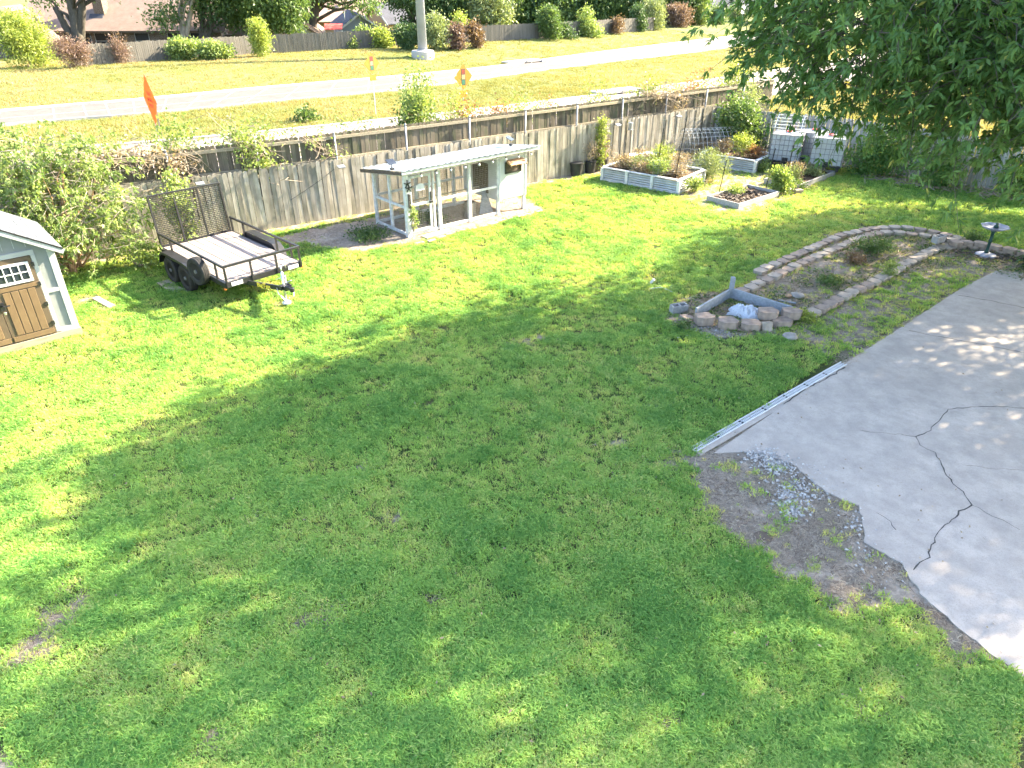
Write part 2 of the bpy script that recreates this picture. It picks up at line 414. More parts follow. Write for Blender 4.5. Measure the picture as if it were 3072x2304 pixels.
# ------------------------------------------------------------------ ground sheets
def grid(name, x0, x1, y0, y1, step, zf, keep, m):
    xs = np.arange(x0, x1 + step / 2, step); ys = np.arange(y0, y1 + step / 2, step)
    X, Y = np.meshgrid(xs, ys); Z = zf(X, Y); nx = len(xs); ny = len(ys)
    co = np.stack([X, Y, Z], -1).reshape(-1, 3)
    i = np.arange(nx * ny).reshape(ny, nx)
    q = np.stack([i[:-1, :-1], i[:-1, 1:], i[1:, 1:], i[1:, :-1]], -1).reshape(-1, 4)
    if keep is not None:
        cc = co[q].mean(1); q = q[keep(cc[:, 0], cc[:, 1])]
        used, inv = np.unique(q, return_inverse=True); co = co[used]; q = inv.reshape(-1, 4)
    me = raw_mesh(name, co, q); me.materials.append(m)
    me.polygons.foreach_set('use_smooth', np.ones(len(q), bool))
    return me, co
def raw_mesh(name, co, q):
    me = bpy.data.meshes.new(name); n = len(q); k = q.shape[1]
    me.vertices.add(len(co)); me.vertices.foreach_set('co', np.ascontiguousarray(co, np.float32).ravel())
    me.loops.add(n * k); me.loops.foreach_set('vertex_index', np.ascontiguousarray(q, np.int32).ravel())
    me.polygons.add(n); me.polygons.foreach_set('loop_start', np.arange(0, n * k, k, dtype=np.int32))
    me.update(calc_edges=True); me.validate()
    return me

def ground_z(X, Y): return T(X, Y) - .03
gm, _ = grid('ground', -260, 260, -60, 420, 2.0, ground_z, None, M['verge'])
tag(link('ground', gm), kind='structure')

def lawn_z(X, Y): return (fbm(X * .5, Y * .5, 21, 3) - .5) * .05 - .004
lm, lco = grid('lawn', -24, 24, -1, 33.4, .12, lawn_z, lambda x, y: (y < fence_y(x) + .25) & (poly_sd(x, y, PATIO) > -.25), M['lawn'])
sa = lm.attributes.new('soil', 'FLOAT', 'POINT'); sa.data.foreach_set('value', soil_mask(lco[:, 0], lco[:, 1]).astype(np.float32))
tag(link('lawn', lm), kind='structure')

# patio slab with joint and cracks
mb = MB(); mb.prism(PATIO_OUT, -.12, .012)
patio = tag(mb.build('patio', M['patio']), kind='structure')
def crack(pts, w, parent, z=.0145):
    P = [G(x, y, .012) for x, y in pts]; Q = []
    for i in range(len(P) - 1):
        L = (P[i + 1] - P[i]).length; n = max(2, int(L / .09))
        for j in range(n): Q.append(P[i].lerp(P[i + 1], j / n))
    Q.append(P[-1]); mbk = MB(); vs = []; n = len(Q)
    for i, q in enumerate(Q):
        d = (Q[min(i + 1, n - 1)] - Q[max(i - 1, 0)]).normalized(); s = Vector((-d.y, d.x, 0))
        j = 0 if i in (0, n - 1) else rnd.uniform(-.022, .022); hw = w * rnd.uniform(.35, 1.1) / 2
        for sg in (-1, 1): vs.append((q.x + s.x * (j + sg * hw), q.y + s.y * (j + sg * hw), z))
    mbk.add(vs, [(2 * i, 2 * i + 1, 2 * i + 3, 2 * i + 2) for i in range(n - 1)])
    return mbk.build('crack', M['crack'], parent)
crack([(2580, 1290), (2610, 1295), (2700, 1303), (2747, 1310)], .014, patio)
crack([(2747, 1310), (2790, 1290), (2820, 1255), (2845, 1229), (2900, 1222), (2990, 1219), (3090, 1228)], .02, patio)
crack([(2747, 1310), (2760, 1335), (2805, 1358), (2825, 1395), (2830, 1415), (2860, 1450), (2890, 1475), (2915, 1515), (2880, 1535), (2830, 1585), (2805, 1615), (2785, 1670), (2740, 1710)], .024, patio)
crack([(2915, 1515), (2980, 1548), (3060, 1590)], .010, patio)
crack([(2630, 1538), (2670, 1565), (2688, 1590)], .012, patio)
crack([(2727, 992), (2780, 1003), (2900, 1025), (3080, 1060)], .022, patio)
crack([(2875, 886), (2960, 900), (3080, 925)], .03, patio)
crack([(2900, 1397), (2990, 1406), (3090, 1412)], .008, patio)
crack([(2350, 1213), (2420, 1165), (2500, 1125), (2535, 1102)], .03, patio)

# roads with kerbs
def strip(name, a, b, z, m):
    mbs = MB(); n = min(len(a), len(b))
    vs = [(p[0], p[1], z) for p in a[:n]] + [(p[0], p[1], z) for p in b[:n]]
    mbs.add(vs, [(i, i + 1, n + i + 1, n + i) for i in range(n - 1)])
    return tag(mbs.build(name, m), kind='structure')
def smooth_line(pts, n=4):
    P = [Vector((p[0], p[1], 0)) for p in pts]; out = []
    for i in range(len(P) - 1):
        p0, p1, p2, p3 = P[max(i - 1, 0)], P[i], P[i + 1], P[min(i + 2, len(P) - 1)]
        for j in range(n):
            t = j / n
            out.append(.5 * ((2 * p1) + (-p0 + p2) * t + (2 * p0 - 5 * p1 + 4 * p2 - p3) * t * t + (-p0 + 3 * p1 - 3 * p2 + p3) * t ** 3))
    return out + [P[-1]]
def kerb(name, line, w, h, side=1):
    mbs = MB(); n = len(line); vs = []
    for i, p in enumerate(line):
        d = (line[min(i + 1, n - 1)] - line[max(i - 1, 0)]).normalized(); s = Vector((-d.y, d.x, 0)) * side
        for (o, z) in ((0, -.05), (0, h - .02), (.03, h), (w, h), (w, -.05)): vs.append((p.x + s.x * o, p.y + s.y * o, z))
    mbs.add(vs, [(5 * i + j, 5 * i + j + 1, 5 * i + 6 + j, 5 * i + 5 + j) for i in range(n - 1) for j in range(4)])
    return tag(mbs.build(name, M['kerb']), kind='structure')
FE = smooth_line(FAR_EDGE); NE = smooth_line(NEAR_EDGE)
far_road = strip('far_road', NE, FE, .004, M['road'])
_m = MB(); _n = min(len(NE), len(FE))
for _i in range(2, _n - 2):
    _m.bar(NE[_i] + Vector((0, 0, .007)), FE[_i] + Vector((0, 0, .007)), .07, .004)
    _m.bar(NE[_i].lerp(FE[_i], .5) + Vector((0, 0, .0075)), NE[_i + 1].lerp(FE[_i + 1], .5) + Vector((0, 0, .0075)), .06, .004)
_m.build('joints', M['kerb'], far_road)
kerb('far_road_kerb', FE, .16, .13, 1); kerb('far_road_near_kerb', NE, .16, .10, -1)
N_FAR = smooth_line([(-60, 4), (-40, 20), (-22, 31.3), (-16.7, 34.0), (-11.4, 36.9), (-6, 40.3), (2.1, 46.0), (12, 54), (26, 66.5), (70, 108)])
N_NEAR = [p + Vector((.58, -.81, 0)) * 6.8 for p in N_FAR]
M['road_old'] = m_concrete('old_road_concrete', (.24, .205, .195), .1, (.19, .165, .155))
strip('near_road', N_NEAR, N_FAR, .004, M['road_old'])
kerb('near_road_kerb', N_FAR, .16, .10, 1); kerb('near_road_yard_kerb', N_NEAR, .16, .13, -1)
# concrete apron round the kerb inlets
def curb_inlet(px, py, L, ang, label):
    p = G(px, py); t = empty('storm_drain_inlet', (p.x, p.y, 0), ang, label, 'storm drain')
    b = MB(); b.box((0, .75, .125), (L + .6, 1.3, .11)); b.box((-L / 2 - .15, .1, .05), (.3, .22, .26)); b.box((L / 2 + .15, .1, .05), (.3, .22, .26)); b.box((0, .1, .2), (.22, .2, .04)); b.build('slab', M['kerb'], t, .015)
    b = MB(); b.box((0, .22, .035), (L, .1, .07)); b.build('opening', M['black_plastic'], t)
curb_inlet(1585, 190, 3.2, R(40), 'concrete kerb inlet with dark slot on the far road beside the light pole')
curb_inlet(1873, 282, 3.0, R(35), 'concrete kerb inlet with dark slot just behind the fence, near road')

# ------------------------------------------------------------------ grass: instanced blade tufts on scattered points
def blade_tuft(name, n, rad, h0, h1, w, lean, m, seed, flat=False):
    rg = random.Random(seed); vs = []; fs = []
    for i in range(n):
        a = rg.uniform(0, 6.283); r = rad * math.sqrt(rg.random()); x, y = r * math.cos(a), r * math.sin(a)
        h = rg.uniform(h0, h1); d = rg.uniform(0, 6.283); s = Vector((-math.sin(d), math.cos(d), 0)); dv = Vector((math.cos(d), math.sin(d), 0))
        ln = rg.uniform(.2, 1.0) * lean; b = Vector((x, y, -.004)); ww = w * rg.uniform(.7, 1.25)
        if flat:
            m1 = b + dv * h * .5 + Vector((0, 0, rg.uniform(.004, .02))); tp = b + dv * h + Vector((0, 0, rg.uniform(0, .02)))
        else:
            m1 = b + dv * h * ln * .35 + Vector((0, 0, h * .62)); tp = b + dv * h * ln + Vector((0, 0, h * (1 - .35 * ln)))
        k = len(vs); vs += [b - s * ww / 2, b + s * ww / 2, m1 + s * ww * .42, m1 - s * ww * .42, tp]
        fs += [(k, k + 1, k + 2, k + 3), (k + 3, k + 2, k + 4)]
    me = bpy.data.meshes.new(name); me.from_pydata([tuple(v) for v in vs], [], fs); me.materials.append(m)
    return bpy.data.objects.new(name, me)
def m_grass(name, a, b, c, trans=.4):
    t = NT(name); at_ = t.n('ShaderNodeAttribute', attribute_name='tint', attribute_type='INSTANCER')
    col = t.ramp(at_.outputs['Fac'], [(0, a), (.55, b), (1, c)])
    t.set(col, .6, 0, .2)
    tr = t.n('ShaderNodeBsdfTranslucent'); t.l(t.mix(1.0, col, (2.0, 1.3, .6), 'MULTIPLY'), tr.inputs['Color'])
    mx = t.n('ShaderNodeMixShader'); mx.inputs[0].default_value = trans
    t.l(t.b.outputs[0], mx.inputs[1]); t.l(tr.outputs[0], mx.inputs[2]); t.l(mx.outputs[0], t.out.inputs[0]); return t.m
M['grass'] = m_grass('grass_blades', (.11, .28, .06), (.31, .52, .13), (.50, .57, .23), .45)
M['grass_verge'] = m_grass('verge_blades', (.15, .19, .055), (.22, .255, .09), (.30, .285, .15), .3)
M['straw'] = m_grass('straw', (.13, .10, .08), (.31, .265, .21), (.52, .47, .37), .15)

def scatter(name, P, scl, rot, tint, protos, label, cat):
    me = bpy.data.meshes.new(name); me.vertices.add(len(P)); me.vertices.foreach_set('co', P.astype(np.float32).ravel())
    for nm, dat in (('scl', scl), ('rotz', rot), ('tint', tint)):
        a = me.attributes.new(nm, 'FLOAT', 'POINT'); a.data.foreach_set('value', dat.astype(np.float32))
    o = link(name, me); tag(o, label, cat, kind='stuff')
    for p in protos: me.materials.append(p.data.materials[0]); break
    ng = bpy.data.node_groups.new(name + '_nodes', 'GeometryNodeTree')
    ng.interface.new_socket('Geometry', in_out='INPUT', socket_type='NodeSocketGeometry')
    ng.interface.new_socket('Geometry', in_out='OUTPUT', socket_type='NodeSocketGeometry')
    N = ng.nodes; gi = N.new('NodeGroupInput'); go = N.new('NodeGroupOutput'); iop = N.new('GeometryNodeInstanceOnPoints')
    gti = N.new('GeometryNodeGeometryToInstance')
    for p in reversed(protos):
        oi = N.new('GeometryNodeObjectInfo'); oi.inputs['Object'].default_value = p; oi.inputs['As Instance'].default_value = False
        ng.links.new(oi.outputs['Geometry'], gti.inputs[0])
    def named(nm):
        a = N.new('GeometryNodeInputNamedAttribute'); a.data_type = 'FLOAT'; a.inputs['Name'].default_value = nm; return a.outputs['Attribute']
    cx = N.new('ShaderNodeCombineXYZ'); ng.links.new(named('rotz'), cx.inputs[2])
    e2r = N.new('FunctionNodeEulerToRotation'); ng.links.new(cx.outputs[0], e2r.inputs[0])
    cs = N.new('ShaderNodeCombineXYZ'); sc_ = named('scl')
    for i in range(3): ng.links.new(sc_, cs.inputs[i])
    ng.links.new(gi.outputs[0], iop.inputs['Points']); ng.links.new(gti.outputs[0], iop.inputs['Instance'])
    iop.inputs['Pick Instance'].default_value = True
    ng.links.new(e2r.outputs[0], iop.inputs['Rotation']); ng.links.new(cs.outputs[0], iop.inputs['Scale'])
    ng.links.new(iop.outputs[0], go.inputs[0])
    md = o.modifiers.new('scatter', 'NODES'); md.node_group = ng
    return o

def rand_ground(n, y0, y1, wf, power):
    u = nrg.random(n); Y = y0 + (y1 - y0) * u ** power
    X = (nrg.random(n) * 2 - 1) * wf(Y); return X, Y
# lawn
lx, ly = rand_ground(190000, 3.4, 33, lambda y: y * .80 + 1.6, 1.25)
sm = soil_mask(lx, ly)
ok = (ly < fence_y(lx) - .05) & (poly_sd(lx, ly, PATIO) > .02) & ~((poly_sd(lx, ly, PATIO) < .3) & (lx > 2.9) & (lx < 6.95) & (ly > 9.3))
patch = fbm(lx * 2.2, ly * 2.2, 40); patch2 = fbm(lx * .55, ly * .55, 50)
ok &= nrg.random(len(lx)) > np.clip(sm * 1.25 - .12 + (patch < .3) * .15, 0, .985)
lx, ly, sm, patch, patch2 = lx[ok], ly[ok], sm[ok], patch[ok], patch2[ok]
n = len(lx); P = np.stack([lx, ly, lawn_z(lx, ly)], -1)
big = np.clip((patch - .5) * 3.0, -.3, .5)
scl = (.62 + .5 * nrg.random(n) + big * .7 + np.clip((ly - 12) / 40, 0, .5)) * (1 - .35 * np.clip(sm, 0, 1))
tint = np.clip(.36 + (patch2 - .5) * .7 + (.5 - patch) * .9 + nrg.normal(0, .22, n) + sm * .45, 0, 1)
protos = [blade_tuft('lawn_tuft', 17, .09, .03, .09, .0115, 1.25, M['grass'], s) for s in (1, 2, 3, 4)]
scatter('lawn_grass', P, scl, nrg.random(n) * 6.283, tint, protos, 'short green mown grass covering the back yard', 'grass')
# dry litter on the bare soil
lx, ly = rand_ground(170000, 4.5, 31, lambda y: y * .80 + 1.6, 1.2)
sm = soil_mask(lx, ly); ok = (ly < fence_y(lx) - .05) & (poly_sd(lx, ly, PATIO) > -.03) & (nrg.random(len(lx)) < sm * .9) & (fbm(lx * 2.5, ly * 2.5, 71) > .33)
lx, ly = lx[ok], ly[ok]; n = len(lx); P = np.stack([lx, ly, lawn_z(lx, ly) + .004], -1)
protos = [blade_tuft('straw_tuft', 8, .11, .05, .15, .009, 1.0, M['straw'], s, True) for s in (11, 12, 13)]
scatter('straw_litter', P, .5 + nrg.random(n) * .6, nrg.random(n) * 6.283, np.clip(nrg.normal(.45, .25, n), 0, 1), protos, 'dry straw and dead grass lying on the bare soil', 'litter')
# verges between and behind the roads
def road_dist_ok(x, y):
    fe = np.interp(x, [p.x for p in FE], [p.y for p in FE]); ne = np.interp(x, [p.x for p in NE], [p.y for p in NE])
    nf = np.interp(x, [p.x for p in N_FAR], [p.y for p in N_FAR]); nn = np.interp(x, [p.x for p in N_NEAR], [p.y for p in N_NEAR])
    return ~(((y > ne - .35) & (y < fe + .35)) | ((y > nn - .35) & (y < nf + .35))) & (y > fence_y(x) + 1.4)
vx, vy = rand_ground(120000, 18, 100, lambda y: y * .80 + 3, 1.6)
ok = road_dist_ok(vx, vy); vx, vy = vx[ok], vy[ok]; n = len(vx)
P = np.stack([vx, vy, T(vx, vy) - .03], -1); pt = fbm(vx * .35, vy * .35, 60); pb = fbm(vx * .12, vy * .12, 61)
e = np.interp(vx, [p.x for p in FE], [p.y for p in FE])
tint = np.clip(.35 + (pt - .5) * 1.4 + (pb - .5) * 1.0 + nrg.normal(0, .15, n) + np.clip((vy - e) / 22, 0, .35) * (vx < -6), 0, 1)
protos = [blade_tuft('verge_tuft', 16, .26, .05, .15, .016, 1.0, M['grass_verge'], s) for s in (21, 22, 23)]
scatter('verge_grass', P, .6 + nrg.random(n) * .7 + np.clip((pt - .5) * 2, 0, .8), nrg.random(n) * 6.283, tint, protos, 'rough sunlit grass on the road verges', 'grass')

# ------------------------------------------------------------------ foliage
def leaf_faces(name, P, D, L, W, m, parent, tint, rg, fold=.0):
    n = len(P); D = D / (np.linalg.norm(D, axis=1, keepdims=True) + 1e-9)
    S = np.cross(D, rg.normal(size=(n, 3))); S /= (np.linalg.norm(S, axis=1, keepdims=True) + 1e-9)
    L = np.broadcast_to(np.asarray(L, float).reshape(-1, 1), (n, 1)); W = np.broadcast_to(np.asarray(W, float).reshape(-1, 1), (n, 1))
    dr = np.zeros((n, 3)); dr[:, 2] = -1
    co = np.stack([P, P + D * L * .42 + S * W / 2, P + D * L + dr * L * .14, P + D * L * .42 - S * W / 2], 1).reshape(-1, 3)
    me = raw_mesh(name, co, np.arange(4 * n).reshape(-1, 4)); me.materials.append(m)
    a = me.attributes.new('tint', 'FLOAT', 'FACE'); a.data.foreach_set('value', np.clip(tint, 0, 1).astype(np.float32))
    return link(name, me, None, parent)
def clump_centres(rg, lobes, k, hollow=.55):
    w = np.array([l[1][0] * l[1][1] * l[1][2] for l in lobes]) ** .8
    if len(lobes[0]) > 2: w = w * np.array([l[2] for l in lobes])
    w /= w.sum(); idx = rg.choice(len(lobes), k, p=w)
    d = rg.normal(size=(k, 3)); d /= np.linalg.norm(d, axis=1, keepdims=True)
    f = hollow + (1 - hollow) * rg.random((k, 1)) ** .55; f *= .86 + .28 * rg.random((k, 1))
    c = np.array([l[0] for l in lobes])[idx]; r = np.array([l[1] for l in lobes])[idx]
    return c + d * r * f, d
def crown(name, lobes, k, per, rc, L, W, m, parent, seed, droop=.35, hollow=.5, zmin=None, flat=.8):
    rg = np.random.default_rng(seed); C, O = clump_centres(rg, lobes, k, hollow)
    base = np.clip(rg.normal(.45, .2, k), 0, 1)
    off = rg.normal(size=(k, per, 3)) * rc; off[:, :, 2] *= flat
    P = (C[:, None] + off).reshape(-1, 3)
    D = (O[:, None] * .5 + rg.normal(size=(k, per, 3)) * .75 + np.array([0, 0, -droop])).reshape(-1, 3)
    tint = (base[:, None] + rg.normal(0, .16, (k, per))).reshape(-1)
    if zmin is not None: P[:, 2] = np.maximum(P[:, 2], zmin + rg.random(len(P)) * .1)
    n = len(P)
    leaf_faces(name, P, D, L * (.7 + .6 * rg.random(n)), W * (.75 + .5 * rg.random(n)), m, parent, tint, rg)
    return C
def spray_crown(name, lobes, K, m, parent, seed, twig=.8, nc=9, per=8, L=.16, W=.05, hollow=.4, droop=.5, jit=.1, bark=None, rtw=.007):
    """leaf fans set along drooping twigs, so the crown falls into layers with gaps"""
    rg = np.random.default_rng(seed); C, O = clump_centres(rg, lobes, K, hollow)
    h = O * np.array([1, 1, .35]) + rg.normal(size=(K, 3)) * np.array([.45, .45, .15]); h /= np.linalg.norm(h, axis=1, keepdims=True)
    tw = twig * (.6 + .8 * rg.random((K, 1))); s = (np.arange(nc) + .6) / nc
    pos = C[:, None] + h[:, None] * (tw * s)[:, :, None] + np.array([0, 0, -1.0]) * (droop * tw * s ** 2)[:, :, None] + rg.normal(size=(K, nc, 3)) * jit
    d = h[:, None] * .55 + np.array([0, 0, -.55]) + rg.normal(size=(K, nc, 3)) * .25
    P = (pos[:, :, None] + rg.normal(size=(K, nc, per, 3)) * .022).reshape(-1, 3)
    D = (d[:, :, None] + rg.normal(size=(K, nc, per, 3)) * .62).reshape(-1, 3)
    tint = (np.clip(rg.normal(.42, .18, (K, 1, 1)), 0, .8) + rg.normal(0, .1, (K, nc, 1)) + rg.normal(0, .1, (K, nc, per))).reshape(-1)
    tint = np.where(rg.random(len(tint)) < .012, 1.0, np.minimum(tint, .8)); n = len(P)
    leaf_faces(name, P, D, L * (.65 + .6 * rg.random(n)), W * (.75 + .5 * rg.random(n)), m, parent, tint, rg)
    if bark is not None:
        mb = MB()
        for i in range(K):
            a, b_, c = C[i], pos[i, nc // 2], pos[i, -1]; mb.tube([a - h[i] * .35, a, b_, c], [rtw * 1.6, rtw * 1.3, rtw, rtw * .5], 4, False)
        mb.build('twigs', bark, parent)
    return C
def wig(a, b, n, amp, rg):
    a = Vector(a); b = Vector(b); L = (b - a).length
    out = [a]
    for i in range(1, n): out.append(a.lerp(b, i / n) + Vector([rg.uniform(-1, 1) * amp * L for _ in range(3)]))
    return out + [b]
def trunk_mesh(name, base, top, r0, r1, ends, m, parent, seed, r_end=.03, sub=None, n=8):
    rg = random.Random(seed); mb = MB()
    P = wig(base, top, 6, .025, rg)
    rr = [r0 * 1.25] + [r0 + (r1 - r0) * i / 6 for i in range(1, 7)]
    mb.tube(P, rr, n + 2)
    for e in ends:
        s = P[rg.randint(3, 6)] if len(P) > 6 else P[-1]
        q = wig(s, e, 5, .06, rg); q[1].z += .25
        k = r1 * rg.uniform(.5, .8)
        mb.tube(q, [k + (r_end - k) * i / 5 for i in range(6)], n)
        if sub is not None:
            for _ in range(sub):
                c = Vector(e) + Vector([rg.uniform(-1, 1) for _ in range(3)]) * (Vector(e) - s).length * .16
                mb.tube(wig(q[rg.randint(2, 4)], c, 3, .08, rg), [r_end * 1.1, r_end * .8, r_end * .55, r_end * .3], 5)
    return mb.build(name, m, parent, smooth=True)

M['leaf_big'] = m_leaf('big_tree_leaf', (.065, .145, .038), (.155, .275, .078), .36, .45, (.32, .33, .08))
M['leaf_mid'] = m_leaf('tree_leaf', (.055, .11, .035), (.16, .24, .075), .38)
M['leaf_dark'] = m_leaf('dark_tree_leaf', (.035, .08, .03), (.10, .165, .06), .3)
M['leaf_yel'] = m_leaf('yellow_green_leaf', (.17, .24, .05), (.36, .42, .11), .42)
M['leaf_bush'] = m_leaf('bush_leaf', (.12, .20, .05), (.34, .41, .15), .42)
M['leaf_grey'] = m_leaf('grey_green_leaf', (.13, .18, .075), (.29, .34, .17), .35)
M['leaf_pink'] = m_leaf('pink_bush_leaf', (.15, .095, .08), (.26, .185, .155), .3)
M['leaf_red'] = m_leaf('red_leaf', (.26, .09, .065), (.33, .25, .12), .4)
M['leaf_dry'] = m_leaf('dry_plant', (.22, .16, .11), (.44, .36, .25), .25)
M['leaf_rust'] = m_leaf('rust_leaf', (.13, .08, .055), (.21, .15, .10), .3)

def tree(name, label, base, lobes, k, per, rc, L, W, m, seed, bark, r0, group=None, top=None, droop=.35, hollow=.5, branches=8, cat='tree', sub=1, spray=None):
    t = empty(name, base, 0, label, cat, group); b = Vector(base)
    loc = [((l[0][0] - b.x, l[0][1] - b.y, l[0][2] - b.z), l[1]) + tuple(l[2:]) for l in lobes]
    C = crown('crown', loc, k, per, rc, L, W, m, t, seed, droop, hollow) if not spray else spray_crown('crown', loc, k, m, t, seed, hollow=hollow, L=L, W=W, bark=bark, **spray)
    rg = random.Random(seed)
    zc = sum(l[0][2] for l in loc) / len(loc)
    tp = Vector(top) - b if top else Vector((sum(l[0][0] for l in loc) / len(loc) * .35, sum(l[0][1] for l in loc) / len(loc) * .35, zc * .85))
    ends = [Vector(l[0]) for l in loc] + [Vector(C[rg.randrange(len(C))]) for _ in range(branches)]
    trunk_mesh('trunk', (0, 0, -.1), tp, r0, r0 * .55, ends, bark, t, seed, max(.012, r0 * .08), sub)
    return t

# the large tree whose crown hangs into the picture from the right, and the trees behind it that shade the yard
tree('shade_tree', 'large dark green tree whose drooping leafy branches hang in from the right edge', (15.2, 18.4, 0),
     [((11.7, 15.6, 7.4), (5.1, 4.0, 3.0), 1.4), ((7.1, 14.8, 6.55), (2.8, 2.6, 1.85), 2.3), ((8.9, 13.4, 5.6), (2.2, 2.2, 1.35), 2.0), ((10.1, 12.5, 4.95), (2.1, 1.8, 1.15), 2.4), ((13.7, 18.3, 7.7), (4.4, 3.7, 2.9), 1.6),
      ((12.4, 15.8, 10.0), (4.2, 3.6, 2.2), .7), ((15.0, 14.2, 8.0), (3.6, 3.0, 2.6), .3)],
     2900, 11, .16, .155, .05, M['leaf_big'], 101, M['bark'], .32, top=(14.0, 17.6, 7.5), hollow=.35, branches=26, sub=2, spray=dict(twig=.85, nc=9, per=8, droop=.6, jit=.10))
tree('shade_tree', 'tree standing out of sight right of the patio, known by its shadow', (21.5, 17.5, 0),
     [((20.8, 17.3, 7.4), (4.6, 4.6, 3.4)), ((18.2, 14.6, 6.6), (3.2, 2.6, 2.2), .6)], 2400, 12, .24, .22, .10, M['leaf_big'], 102, M['bark'], .3)
tree('shade_tree', 'tree standing out of sight beyond the bird bath, known by its shadow', (22.0, 24.2, 0),
     [((21.0, 23.9, 7.0), (4.4, 4.2, 3.4))], 2200, 12, .24, .22, .10, M['leaf_big'], 103, M['bark'], .3)
tree('shade_tree', 'tree standing out of sight behind the neighbour fence, known by its shadow', (28, 34.5, 0),
     [((27.2, 33.8, 7.2), (3.6, 3.6, 3.2))], 1500, 12, .24, .22, .10, M['leaf_big'], 104, M['bark'], .28)
tree('shade_tree', 'tall tree standing out of sight beside the patio near the house, known by its shadow', (15.5, 9.0, 0),
     [((14.2, 10.2, 9.4), (5.4, 3.9, 2.8)), ((18.0, 12.5, 9.0), (3.6, 3.0, 2.6), .8), ((10.6, 11.0, 9.6), (2.6, 2.2, 1.8), .7)], 1250, 12, .26, .2, .09, M['leaf_big'], 105, M['bark'], .34)

M['post_steel'] = m_plain('fence_post_steel', (.22, .23, .25), .5, .3)
# ------------------------------------------------------------------ fences
def poly_walk(line, step, start=0.0):
    """points and headings every step metres along a polyline"""
    out = []; d = start
    for i in range(len(line) - 1):
        a = Vector((*line[i][:2], 0)); b = Vector((*line[i + 1][:2], 0)); L = (b - a).length; h = math.atan2(b.y - a.y, b.x - a.x)
        while d < L: out.append((a.lerp(b, d / L), h)); d += step
        d -= L
    return out
def offset_line(line, o):
    out = []
    for i, p in enumerate(line):
        a = Vector((*line[max(i - 1, 0)][:2], 0)); b = Vector((*line[min(i + 1, len(line) - 1)][:2], 0)); d = (b - a).normalized()
        out.append((p[0] - d.y * o, p[1] + d.x * o))
    return out
def picket_mesh(name, w, h, t, m, ear=.035):
    mb = MB(); prof = [(-w / 2, 0), (w / 2, 0), (w / 2, h - ear), (w / 2 - ear, h), (-w / 2 + ear, h), (-w / 2, h - ear)]
    vs = [(x, -t / 2, z) for x, z in prof] + [(x, t / 2, z) for x, z in prof]
    n = 6; mb.add(vs, [tuple(range(n)), tuple(reversed(range(n, 2 * n)))] + [(i, n + i, n + (i + 1) % n, (i + 1) % n) for i in range(n)])
    return mb.mesh(name, m)
def fence(name, label, line, w, h, gap, m, seed, rail_side, posts=None, rails=(.35, .95, 1.6), jit=1.0, rail_m=None, skip=()):
    rg = random.Random(seed); o = line[0]
    root = empty(name, (o[0], o[1], 0), 0, label, 'fence')
    me = [picket_mesh('picket', w * k, h, .018, m) for k in (1.0, .96, 1.03)]
    W = poly_walk(line, w + gap, w / 2)
    for i, (p, hd) in enumerate(W):
        if i in skip: continue
        k = link('picket', rg.choice(me), None, root)
        k.location = (p.x - o[0] - math.sin(hd) * rg.uniform(-.004, .004) * jit, p.y - o[1] + math.cos(hd) * rg.uniform(-.004, .004) * jit, rg.uniform(-.03, .02) * jit)
        k.rotation_euler = (rg.gauss(0, .008) * jit, rg.gauss(0, .009) * jit, hd + rg.gauss(0, .02) * jit)
    off = offset_line(line, rail_side * .035)
    for z in rails:
        for i in range(len(off) - 1):
            mb = MB(); a, b = off[i], off[i + 1]
            mb.bar((a[0] - o[0], a[1] - o[1], z), (b[0] - o[0], b[1] - o[1], z), .04, .09); mb.build('rail', rail_m or M['rail_wood'], root)
    if posts:
        off = offset_line(line, rail_side * .1); mb = MB(); mb.tube([(0, 0, 0), (0, 0, posts[1])], .032, 10); mb.lathe([(.036, posts[1] - .05), (.036, posts[1]), (.02, posts[1] + .025), (0.0, posts[1] + .03)], 10)
        pm = mb.mesh('post', posts[2], smooth=True)
        for p, hd in poly_walk(off, posts[0], posts[3]):
            k = link('post', pm, None, root); k.location = (p.x - o[0], p.y - o[1], 0); k.rotation_euler = (rg.gauss(0, .008), rg.gauss(0, .012), 0)
    return root
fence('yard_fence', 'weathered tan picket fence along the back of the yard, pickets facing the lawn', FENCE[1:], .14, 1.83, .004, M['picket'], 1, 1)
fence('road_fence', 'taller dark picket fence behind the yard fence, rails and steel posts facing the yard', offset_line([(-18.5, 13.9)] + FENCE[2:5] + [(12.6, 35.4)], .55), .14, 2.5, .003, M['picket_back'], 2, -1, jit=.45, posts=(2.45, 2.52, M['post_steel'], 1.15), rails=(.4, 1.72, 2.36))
fence('side_fence', 'grey picket fence to the neighbour behind the large tree branches', SIDE[:4], .14, 1.78, .012, M['picket_side'], 3, 1)

